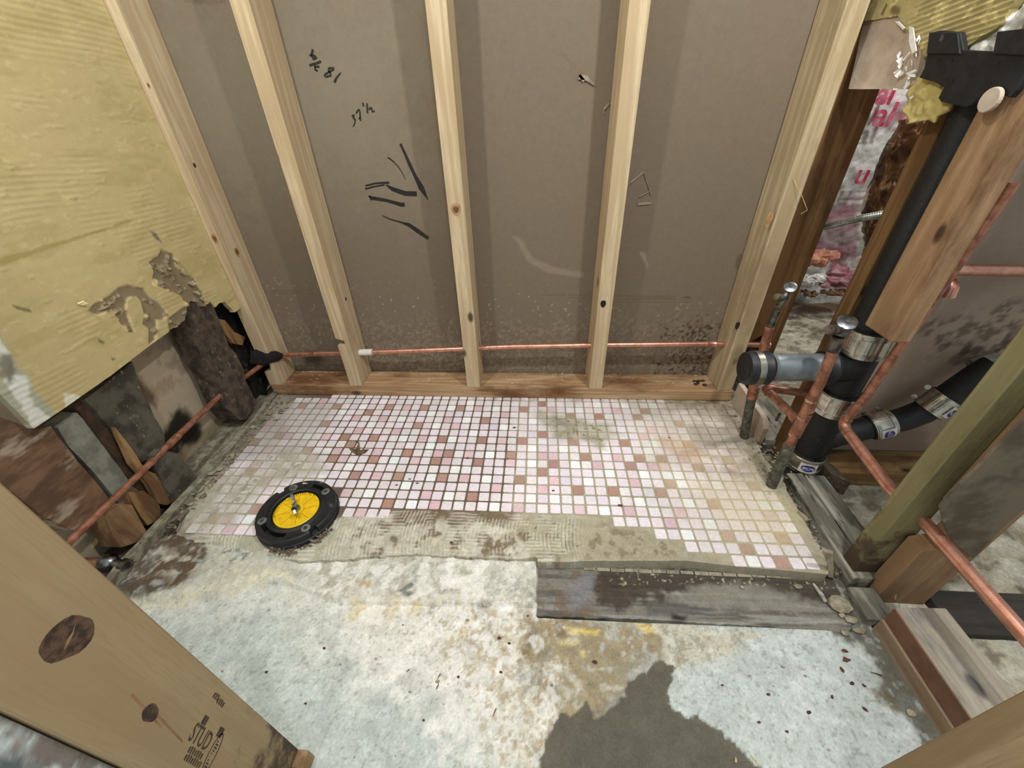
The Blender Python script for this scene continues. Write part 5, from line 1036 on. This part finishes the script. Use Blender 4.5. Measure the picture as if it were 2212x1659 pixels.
# ================================================================== DOORWAY STUDS NEAR THE CAMERA
nl = MB().box(-14.7, -13.3, -34.15, -31.15, -1.0, 60).build('door_stud', DOORWOOD, bevel=0.14, seg=3)
tag(nl, 'large pine stud with two dark knots and a STUD stamp at the lower left', 'wall stud')
KD = plain('near_dark_knot', (96, 72, 54), (54, 38, 28), 110, 0.8, lo=0.4, hi=0.6); KH = plain('knot_halo', (150, 118, 80), (132, 100, 66), 50, 0.8)
def nknot(px, r, k, tiltk=0.0):
    p = at(px[0], px[1], X=-13.3)
    for rr_, mm, dd in ((r, KD, 0.006),):
        pts = []
        for a in [i*math.pi/12 for i in range(24)]:
            y_, z_ = rr_*math.cos(a)*(1+0.06*math.sin(5*a)), rr_*k*math.sin(a)*(1+0.05*math.sin(3*a+1)); pts.append((-13.3, p[1]+y_*math.cos(tiltk)-z_*math.sin(tiltk), p[2]+y_*math.sin(tiltk)+z_*math.cos(tiltk)))
        MB().extr(pts, (dd, 0, 0)).build('knot', mm, nl)
nknot((148, 1378), 0.52, 1.25, 0.5)
p = at(150, 1378, X=-13.3)
MB().extr([(-13.3, p[1]+y_, p[2]+z_) for y_, z_ in ((-0.25, -0.12), (-0.05, 0.02), (0.12, 0.06), (0.3, 0.2), (0.1, 0.0), (-0.1, -0.1))], (0.012, 0, 0)).build('knot', KH, nl); nknot((325, 1540), 0.22, 1.7)
for q, ln in (((285, 1500), (350, 1570)), ((340, 1545), (395, 1600))):
    p0 = at(*q, X=-13.3); p1 = at(*ln, X=-13.3)
    MB().extr([(p0[0], p0[1]-0.04, p0[2]), (p0[0], p0[1]+0.04, p0[2]), (p1[0], p1[1]+0.01, p1[2]), (p1[0], p1[1]-0.05, p1[2])], (0.003, 0, 0)).build('knot', KH, nl)
sp_ = at(434, 1594, X=-13.3)
text('STUD', 'stamp_lettering', INKBROWN, nl, (-13.295, sp_[1], sp_[2]), (0, 0, -1), (0, 1, 0), 0.72, 0.004, 0.008, None, 0.78)
for q, hw in (((443, 1556), 0.16), ((476, 1582), 0.18)):
    p = at(*q, X=-13.3); MB().extr([(-13.3, p[1]-hw*0.8, p[2]-hw), (-13.3, p[1]+hw*0.8, p[2]-hw), (-13.3, p[1]+hw*0.8, p[2]+hw), (-13.3, p[1]-hw*0.8, p[2]+hw)], (0.01, 0, 0)).build('stamp_mark', INKBROWN, nl)
p = at(459, 1628, X=-13.3); b = MB()
NN = 28
for i in range(NN):
    a0, a1 = 2*math.pi*i/NN, 2*math.pi*(i+1)/NN
    b.extr([(-13.3, p[1]+ry*math.cos(a), p[2]+rz*math.sin(a)) for ry, rz, a in ((0.62, 0.28, a0), (0.62, 0.28, a1), (0.56, 0.235, a1), (0.56, 0.235, a0))], (0.01, 0, 0))
for i in range(9): b.extr([(-13.3, p[1]-0.4+0.09*i, p[2]-0.09*math.cos(i)), (-13.3, p[1]-0.35+0.09*i, p[2]-0.09*math.cos(i)), (-13.3, p[1]-0.35+0.09*i, p[2]+0.1), (-13.3, p[1]-0.4+0.09*i, p[2]+0.1)], (0.01, 0, 0))
b.build('stamp_mark', INKBROWN, nl)
b = MB()
for (qx, qy), n_ in (((408, 1617), 7), ((400, 1634), 8), ((462, 1500), 3), ((470, 1512), 4)):
    p = at(qx, qy, X=-13.3)
    for i in range(n_):
        z_ = p[2]-i*0.15; b.extr([(-13.3, p[1]-0.08, z_), (-13.3, p[1]+0.1*(1 if i % 3 else 0.5), z_), (-13.3, p[1]+0.08, z_-0.1), (-13.3, p[1]-0.1, z_-0.08)], (0.01, 0, 0))
b.build('stamp_mark', INKBROWN, nl)
DW = painted('white_painted_drywall', 260, 0.12, 0.8, 0.4, 90)
o = sheet('wallboard', lambda u, v, h: np.stack([-13.42+h, u, v], -1), -42, -34.2, -1, 60, 0.1, DW, lambda u, v: paint((196, 204, 202), [
    ([(-34.8, -2), (-34.1, -2), (-34.1, 61), (-34.55, 61)], (118, 104, 96), 0.25, 0.3, 0.9, (1.4, 0.4, 0.55)), ([(-34.25, -2), (-34.0, -2), (-34.0, 61), (-34.25, 61)], (84, 76, 60), 0.1, 0.1, 0.9, None),
    (lp([(0, 1640), (30, 1636), (60, 1655), (80, 1700), (0, 1700)], -13.4), (74, 82, 80), 0.15, 0.3, 0.9, None)], u, v),
    lambda u, v: 0.03*(fbm(u*1.5+v*1.5, v*0.8, 3)-0.5), None, -0.3)
tag(o, 'white wallboard with a scraped dirty edge at the bottom left corner', 'wallboard')
RW = wood('near_right_pine', (178, 156, 122), (136, 112, 82), 2, 30, contrast=0.7, knots=False)
o = MB().box(14.02, 15.4, -34.3, -31.05, -1.3, 60).build('door_stud', RW, bevel=0.12, seg=3)
tag(o, 'straight-grained pine stud close to the camera at the lower right corner', 'wall stud')
o = MB().box(-13.3, -12.7, -31.9, -31.2, -1.0, 0.1).build('timber_block', OLDPOST, bevel=0.05); tag(o, 'small pale block at the foot of the near left stud', 'timber block')

# ================================================================== UPPER RIGHT: OLD WALLBOARD, BRACKET, FOIL
XR = 20.7
def rp(px, X=XR): return [at(x, y, X=X) for x, y in px]
RL = painted('right_yellow_adhesive', 360, 0.08, 0.8, 0.25, 200, dist=0.001)
o = MB().extr(rp([(1833, 192), (1866, 47), (1942, 32), (1990, 60), (1990, 120), (1975, 185), (1960, 193)], XR+0.05), (0.4, 0, 0)).build('wallboard', SHEETM, rough=0.02)
tag(o, 'bare beige wallboard corner between the last pine stud and the black bracket', 'wallboard')
RO = [(a[1], a[2]) for a in rp([(1890, -80), (1870, 46), (1942, 34), (1960, 60), (1990, 100), (2000, 120), (2072, 122), (2076, 112), (2130, 76), (2168, 54), (2185, 20), (2230, -40), (2300, -120)])]+[(-13.5, 60), (1.6, 60)]
rb = sheet('wallboard', lambda u, v, h: np.stack([XR-0.1-h, u, v], -1), -14, 2.6, 27, 48, 0.05, RL, lambda u, v: paint((168, 154, 106), [
    (None, (150, 136, 88), 1, 0, 0.6, (0.6, 0.45, 0.62)), (None, (216, 200, 140), 1, 0, 0.6, (1.8, 0.62, 0.7, (1, 2))),
    ([(a[1], a[2]) for a in rp(ell(1938, 22, 11, 11))], (104, 88, 58), 0.12, 0.1, 0.9, None),
    ([(a[1], a[2]) for a in rp([(1905, 30), (1918, 5), (1922, 8), (1910, 36)])], (96, 80, 50), 0.06, 0.05, 0.9, None)], u, v),
    lambda u, v: 0.05*(0.5+0.5*np.sin(v*24+u*3))*sst(-3, -5, u)+0.05*(fbm(u*1.4, v*1.4, 3)-0.5), lambda u, v: sdist(RO, u, v)+0.1*(fbm(u*3, v*3, 5)-0.5), -0.4)
tag(rb, 'yellow combed-adhesive wallboard at the upper right corner, above the black bracket', 'wallboard')
# torn white paper along the break
b = MB(); rr = random.Random(12)
for i in range(24):
    t = rr.random(); x = 1945+rr.uniform(-14, 32)+18*(1-t); y = 60+t*150; p = at(x, y, X=XR-0.15); L_ = rr.uniform(0.1, 0.45); a = rr.uniform(-1.6, 1.6)-1.2; w_ = rr.uniform(0.05, 0.16)
    b.extr([(p[0], p[1], p[2]), (p[0]-0.12*rr.random(), p[1]+L_*math.cos(a), p[2]+L_*math.sin(a)), (p[0]-0.2*rr.random(), p[1]+L_*math.cos(a)+w_, p[2]+L_*math.sin(a)+w_), (p[0], p[1]+w_, p[2]+w_)], (-0.04, 0, 0))
q = rp([(1966, 58), (1974, 60), (1981, 110), (1972, 116), (1965, 90)], XR-0.25); b.extr(q, (-0.05, 0, 0))
q = rp([(1935, 46), (1942, 46), (1956, 60), (1952, 64)], XR-0.25); b.extr(q, (-0.05, 0, 0))
o = b.build('torn_white_paper', WHITEP); tag(o, 'tatters of torn white paper along the broken wallboard edge left of the black bracket', 'torn paper', kind='stuff')
def crumple(name, px, X, m, label, cat, amp=0.25, step=0.09, seed=1, flipn=1, freq=1.0):
    pl_ = [(a[1], a[2]) for a in rp(px, X)]; us = [p[0] for p in pl_]; vs = [p[1] for p in pl_]
    o = sheet(name, lambda u, v, h: np.stack([X-h*flipn, u, v], -1), min(us), max(us), min(vs), max(vs), step, m, lambda u, v: paint((200, 200, 200), [], u, v),
        lambda u, v: amp*(np.abs(fbm(u*1.1*freq, v*1.1*freq, seed)-0.5)*3+0.4*fbm(u*4*freq, v*4*freq, seed+1)), lambda u, v: sdist(pl_, u, v)+0.12*(fbm(u*2, v*2, 5)-0.5), -0.05, smooth=False)
    return tag(o, label, cat)
crumple('foil_sheet', [(2066, 122), (2080, 104), (2130, 72), (2180, 40), (2212, 18), (2330, -50), (2330, 160), (2200, 124)], XR+0.35, FOIL, 'crumpled silver foil facing showing above the black bracket at the right edge', 'foil', 0.35)
crumple('foil_sheet', [(2165, 200), (2220, 140), (2300, 100), (2300, 170), (2212, 190), (2180, 205)], XR+0.5, FOIL, 'sliver of silver foil below the right end of the black bracket', 'foil', 0.2, seed=4)
crumple('wallboard_flap', [(1985, 170), (2000, 162), (2035, 172), (2040, 195), (2060, 222), (2052, 240), (2030, 250), (2020, 265), (2012, 258), (1966, 268), (1960, 240), (1966, 200)], XR+0.02, OLDPIPE, 'torn flap of yellow wallboard paper hanging below the black bracket', 'wallboard flap', 0.3, seed=9)
XB = XR-0.45
bk_ = thing('bracket', 'black plastic bracket with two upright tabs and screw slots, fixed at the upper right', 'bracket', at(2080, 225, X=XB))
body = [(2000, 128), (2012, 70), (2030, 66), (2073, 70), (2080, 108), (2150, 112), (2152, 90), (2160, 68), (2230, 60), (2250, 90), (2225, 140), (2195, 195), (2180, 212), (2150, 196), (2120, 205), (2096, 228), (2085, 232), (2032, 220), (2026, 212), (2038, 190), (2020, 178), (1985, 168), (1996, 148)]
MB().extr(rp(body, XB), (0.3, 0, 0)).build('plate', BLACKP, bk_, bevel=0.05)
for q in ([(2012, 70), (2073, 70), (2078, 116), (2006, 116)], [(2160, 68), (2230, 60), (2225, 120), (2150, 116)]):
    MB().extr(rp(q, XB), (-0.12, 0, 0)).build('upright_tab', BLACKP, bk_, bevel=0.03)
for x, y, dx, dy in ((2050, 180, 8, -10), (2105, 185, 6, -13), (2150, 142, 8, -9), (2026, 132, 4, -3), (2055, 132, 3, -3)):
    MB().extr(rp([(x-2, y), (x+3, y+2), (x+dx+3, y+dy), (x+dx-1, y+dy-2)], XB-0.004), (-0.02, 0, 0)).build('screw_slot', HOLE, bk_)
p = at(2135, 216, X=XB-0.3); o = MB().tube([(p[0], p[1], p[2]), (p[0]+0.2, p[1], p[2])], 0.5, 24).build('round_plug', SHEETM, bevel=0.04); tag(o, 'round beige wallboard plug under the lower edge of the black bracket', 'plug')

# ================================================================== BEYOND THE RIGHT WALL
YI = 28.0
def ip(px, Y=YI): return [(at(x, y, Y=Y)[0], at(x, y, Y=Y)[2]) for x, y in px]
INS = painted('insulation_facing', 40, 0.12, 0.35, 0.8, 30, 0.6, 0.01)
stripes = [(ip([(1700, 440), (1850, 440), (1850, 560), (1700, 560)]), (148, 96, 108), 0.4, 0.6, 0.85, None), (ip([(1790, 540), (1830, 540), (1820, 640), (1790, 600)]), (150, 50, 76), 0.4, 0.5, 0.8, None)]
for yy in (415, 430, 445, 458): stripes.append((ip([(1790, yy), (1880, yy-6), (1880, yy-1), (1790, yy+5)]), (140, 86, 98), 0.15, 0.1, 0.8, None))
stripes += [(ip([(1885, 190), (1930, 190), (1930, 215), (1880, 215)]), (176, 30, 66), 0.3, 0.5, 0.9, (0.6, 0.35, 0.5)), (ip([(1925, 195), (1975, 195), (1965, 260), (1925, 260)]), (196, 90, 120), 0.5, 0.6, 0.7, (0.7, 0.42, 0.55)),
    (ip([(1885, 235), (1960, 240), (1950, 265), (1872, 262)]), (180, 34, 70), 0.3, 0.5, 0.9, (0.7, 0.40, 0.52)), (ip([(1870, 275), (1945, 272), (1943, 284), (1866, 286)]), (150, 60, 84), 0.2, 0.3, 0.8, (1.6, 0.42, 0.5))]
o = sheet('insulation_batt', lambda u, v, h: np.stack([u, YI-h, v], -1), 36, 62, -1, 60, 0.25, INS, lambda u, v: paint((204, 204, 200), stripes+[(None, (150, 150, 148), 1, 0, 0.6, (0.5, 0.5, 0.64))], u, v),
    lambda u, v: 0.9*np.abs(fbm(u*0.35, v*0.35, 3)-0.5)*2+0.5*np.abs(fbm(u*1.1, v*1.1, 8)-0.5), None, -2.0, smooth=False)
ib = tag(o, 'silver-faced insulation with red printing on the far wall, seen past the old brown studs', 'insulation')
ZI = 0
for body_, px, sz in (('al', (1912, 250), 3.6), ('al', (1915, 204), 3.2), ('u', (1864, 378), 3.6)):
    p = at(px[0], px[1], Y=YI-1.8); text(body_, 'printed_lettering', RED, ib, p, (1, 0, -0.05), (0.05, 0, 1), sz, 0.03, 0.06)
b = MB(); rr = random.Random(21)
def heap(name, c0, n, s, m, label, cat, sp=(3, 2, 1.5), kind=None, jit=0.35):
    b = MB()
    for i in range(n): b.ball((c0[0]+rr.uniform(-1, 1)*sp[0], c0[1]+rr.uniform(-1, 1)*sp[1], c0[2]+rr.uniform(0, 1)*sp[2]), s*rr.uniform(0.6, 1.4), s*rr.uniform(0.5, 1.1), s*rr.uniform(0.4, 0.8), jit, 5, 8)
    return tag(b.build(name, m), label, cat, kind=kind)
heap('fibreglass_scrap', at(1752, 580, Y=24), 7, 1.5, PINKF, 'wad of pink fibreglass beside the silver insulation, near the foot of the far wall', 'insulation', (1.8, 0.8, 2.0))
heap('facing_scrap', at(1748, 612, Y=22), 6, 1.0, FOIL, 'crumpled silver scraps below the pink fibreglass wad', 'insulation', (1.6, 0.6, 0.8), jit=0.5)
heap('facing_scrap', at(1795, 605, Y=23), 5, 1.4, PINKP, 'crumpled pink-printed facing lying to the right of the silver scraps', 'insulation', (1.8, 0.6, 1.0), jit=0.5)
heap('rubble_line', at(1775, 635, Y=21.5), 26, 0.6, KRAFT, 'dark brown rubble along the foot of the insulation', 'rubble', (6.5, 0.5, 0.4), 'stuff', 0.4)
# torn kraft paper strip between the studs
kp = [(1945, 262), (1998, 250), (1975, 330), (1950, 380), (1935, 430), (1900, 500), (1880, 560), (1850, 640), (1835, 712), (1812, 712), (1850, 600), (1868, 540), (1866, 480), (1862, 450), (1882, 390), (1898, 350), (1925, 300)]
pl_ = [(at(x, y, Y=8)[0], at(x, y, Y=8)[2]) for x, y in kp]
o = sheet('torn_kraft_paper', lambda u, v, h: np.stack([u, 8-h, v], -1), min(p[0] for p in pl_), max(p[0] for p in pl_), min(p[1] for p in pl_), max(p[1] for p in pl_), 0.12, KRAFT, lambda u, v: paint((120, 90, 60), [], u, v),
    lambda u, v: 0.9*np.abs(fbm(u*1.2, v*0.6, 3)-0.5)*2+0.5*fbm(u*3, v*3, 6), lambda u, v: sdist(pl_, u, v)+0.5*(fbm(u*1.5, v*1.5, 5)-0.5), -0.15, smooth=False)
tag(o, 'ragged brown kraft paper hanging between the insulation and the old stud', 'torn paper')
# flexible conduit
c0 = at(1782, 491, Y=1.5); c1 = at(1840, 473, Y=-1.5); c2 = at(1915, 462, Y=-4.0)
path = arc(c0, c1, c2, 60); rs = [0.27 if i % 2 else 0.21 for i in range(61)]
o = MB().tube(path, rs, 12).build('flexible_conduit', FLEX); tag(o, 'short run of ribbed steel conduit crossing the gap between the old brown studs', 'conduit')

# ================================================================== LOOSE BITS ON THE FLOOR
rr = random.Random(33)
def pebble(px, z, r, label, m=STONE, name='stone', cat='stone', flat_=0.55, group=None):
    p = at(px[0], px[1], Z=z); o = MB().ball((p[0], p[1], z+r*flat_*0.6), r*rr.uniform(1.1, 1.4), r*rr.uniform(0.8, 1.0), r*flat_, 0.12, 7, 10).build(name, m, smooth=True); return tag(o, label, cat, group)
pebble((1812, 1307), -0.9, 0.6, 'large flat beige stone at the right end of the wooden sill', flat_=0.4)
pebble((1837, 1340), -0.95, 0.3, 'mid-sized stone just below the large flat one')
pebble((1818, 1330), -0.95, 0.17, 'tiny stone between the two larger stones at the end of the sill')
pebble((1856, 1362), -0.95, 0.28, 'thin sliver of pale stone beside the dark gap at the end of the sill', flat_=0.3)
pebble((1826, 1368), -0.95, 0.2, 'small round whitish stone by the corner of the light concrete patch')
pebble((1967, 1541), -1.0, 0.2, 'small pale stone at the right border of the light concrete patch')
pebble((1603, 1269), -0.9, 0.12, 'tiny pale chip on the middle of the wooden sill'); pebble((1724, 1267), -0.9, 0.2, 'flat cream chip on the right half of the wooden sill', flat_=0.3)
def sliver(px0, px1, z, w_, label, m=CHIP, name='wood_splinter', cat='splinter', h=0.06, group=None, lift=0.0):
    a = at(*px0, Z=z); b_ = at(*px1, Z=z); d = Vector((b_[0]-a[0], b_[1]-a[1], 0)).normalized(); n_ = Vector((-d.y, d.x, 0))*w_/2
    q = [(a[0]-n_.x*0.3, a[1]-n_.y*0.3, z+0.03), (a[0]+n_.x*0.3, a[1]+n_.y*0.3, z+0.03), (a[0]*0.4+b_[0]*0.6+n_.x, a[1]*0.4+b_[1]*0.6+n_.y, z+0.03+lift), (b_[0]+n_.x*0.4, b_[1]+n_.y*0.4, z+0.03+lift), (b_[0]-n_.x*0.7, b_[1]-n_.y*0.7, z+0.03+lift)]
    o = MB().extr(q, (0, 0, h)).build(name, m); return tag(o, label, cat, group)
sliver((1755, 1262), (1783, 1302), -0.93, 0.35, 'pointed silvery splinter of wood lying left of the large flat stone', plain('silvery_wood', (178, 176, 166), (130, 126, 116), 60, 0.9), h=0.12)
o = MB().extr([at(x, y, Y=-20.0) for x, y in ((1775, 1188), (1799, 1198), (1801, 1250), (1788, 1246), (1789, 1225))], (0.15, 0.25, 0)).build('wood_flake', plain('tan_flake', (176, 162, 138), (140, 124, 100), 40, 0.9)); tag(o, 'upright flake of wood leaning at the front right corner of the tile bed', 'wood flake')
sliver((1723, 1108), (1742, 1128), -0.1, 0.5, 'square tan wood chip beside the right edge of the tile bed', h=0.2, m=plain('tan_chip', (150, 138, 112)))
sliver((1950, 1227), (1975, 1229), 0.2, 0.1, 'thin pale splinter against the foot of the broad tan stud'); sliver((1934, 1270), (1933, 1296), -0.4, 0.1, 'pale upright splinter just above the stacked boards')
sliver((1620, 1632), (1640, 1655), -1.05, 0.12, 'bright splinter on the dark damp patch near the bottom edge'); sliver((1588, 1636), (1589, 1648), -1.05, 0.14, 'short crumb of wood left of the bright splinter on the damp patch')
sliver((1066, 1378), (1072, 1400), -0.98, 0.05, 'fine dark hair-like splinter left of the tan concrete') if False else None
LEAF = plain('dry_dark_leaf', (120, 100, 72), (70, 58, 40), 60, 0.9)
p = [at(x, y, Z=0.12) for x, y in ((752, 966), (768, 972), (774, 958), (766, 952), (776, 956), (778, 972), (797, 970), (788, 980), (770, 982), (760, 976))]
tag(MB().extr([(a[0], a[1], 0.08+0.1*(i % 3 == 1)) for i, a in enumerate(p)], (0, 0, 0.04)).build('dry_leaf', LEAF), 'dry curled brown leaf on the tiles above the toilet flange', 'leaf')
for i, (x, y) in enumerate(((1797, 1505), (1748, 1539), (1868, 1532), (1866, 1480), (1820, 1447), (1840, 1476))):
    p = at(x, y, Z=-0.96); s_ = rr.uniform(0.07, 0.12); o = MB().ball((p[0], p[1], -0.95), s_*1.3, s_*0.8, 0.07, 0.35, 4, 6).build('red_chip', BRICKCHIP); o.rotation_euler.z = rr.random()*3; tag(o, 'small dark red chip scattered on the light concrete patch at the lower right', 'chip', 'dark red chips on the light concrete patch')
for i, (x, y) in enumerate(((1825, 1406), (1829, 1425))):
    p = at(x, y, Z=-0.96); o = MB().ball((p[0], p[1], -0.94), 0.24, 0.1+0.03*i, 0.06, 0.4, 4, 7).build('red_chip', BRICKCHIP); tag(o, ('upper of the two large dark red chips near the end of the sill', 'lower of the two large dark red chips near the end of the sill')[i], 'chip')
dots = [(1315, 1352), (1285, 1430), (1192, 1480), (915, 1556), (945, 1473), (1078, 1378), (812, 1423), (990, 1462), (886, 1494), (1082, 1452), (870, 1350), (700, 1400), (580, 1318), (575, 1452), (480, 1450), (660, 1520), (735, 1435), (560, 1550), (1690, 1440), (1660, 1500), (1620, 1460), (1560, 1480), (1740, 1460), (1700, 1580), (1790, 1620), (1640, 1560), (1275, 1475), (1140, 1330), (1010, 1340), (1100, 1390)]
for i, (x, y) in enumerate(dots):
    p = at(x, y, Z=-0.96); s_ = rr.uniform(0.05, 0.1); o = MB().ball((p[0], p[1], -0.95), s_*1.6, s_, s_*0.5, 0.3, 4, 6).build('grit', BRICKCHIP if i % 2 else STONE)
    tag(o, 'grain of dark grit on the concrete floor' if i % 2 else 'grain of pale grit on the concrete floor', 'grit', 'dark grit on the concrete floor' if i % 2 else 'pale grit on the concrete floor')
for i, (x, y) in enumerate(((857, 1048), (885, 1035), (902, 1044), (1111, 924), (1228, 910), (1261, 940), (1195, 1060), (975, 1172), (1010, 990), (1445, 945), (1340, 1092))):
    p = at(x, y, Z=0.06); s_ = rr.uniform(0.05, 0.12); o = MB().ball((p[0], p[1], 0.08), s_*1.8, s_, s_*0.4, 0.3, 4, 6).build('grit', BRICKCHIP); tag(o, 'dark crumb lying on the mosaic tiles', 'grit', 'dark crumbs on the mosaic tiles')
for x0, y0, x1, y1 in ((945, 1468, 952, 1455), (942, 1490, 948, 1478), (1065, 1548, 1072, 1530), (878, 1452, 885, 1446), (1880, 1452, 1905, 1460)):
    sliver((x0, y0), (x1, y1), -0.97, 0.06, 'thin dark sliver lying on the concrete floor', BRICKCHIP, group='thin dark slivers on the concrete floor', h=0.03)
# straw caught on the last pine stud
a0 = at(1713, 386, Y=-0.55); a1 = at(1733, 425, Y=-0.9); a2 = at(1744, 454, Y=-0.9); a3 = at(1730, 462, Y=-0.6)
o = MB().tube([a0, a1, a2], 0.025, 5); o.tube([a2, a3], 0.025, 5); tag(o.build('straw', CHIP), 'fine bent straw caught on the rightmost pine stud', 'straw')
for k in list(bpy.data.objects):
    if '_o' in k.keys(): del k['_o']
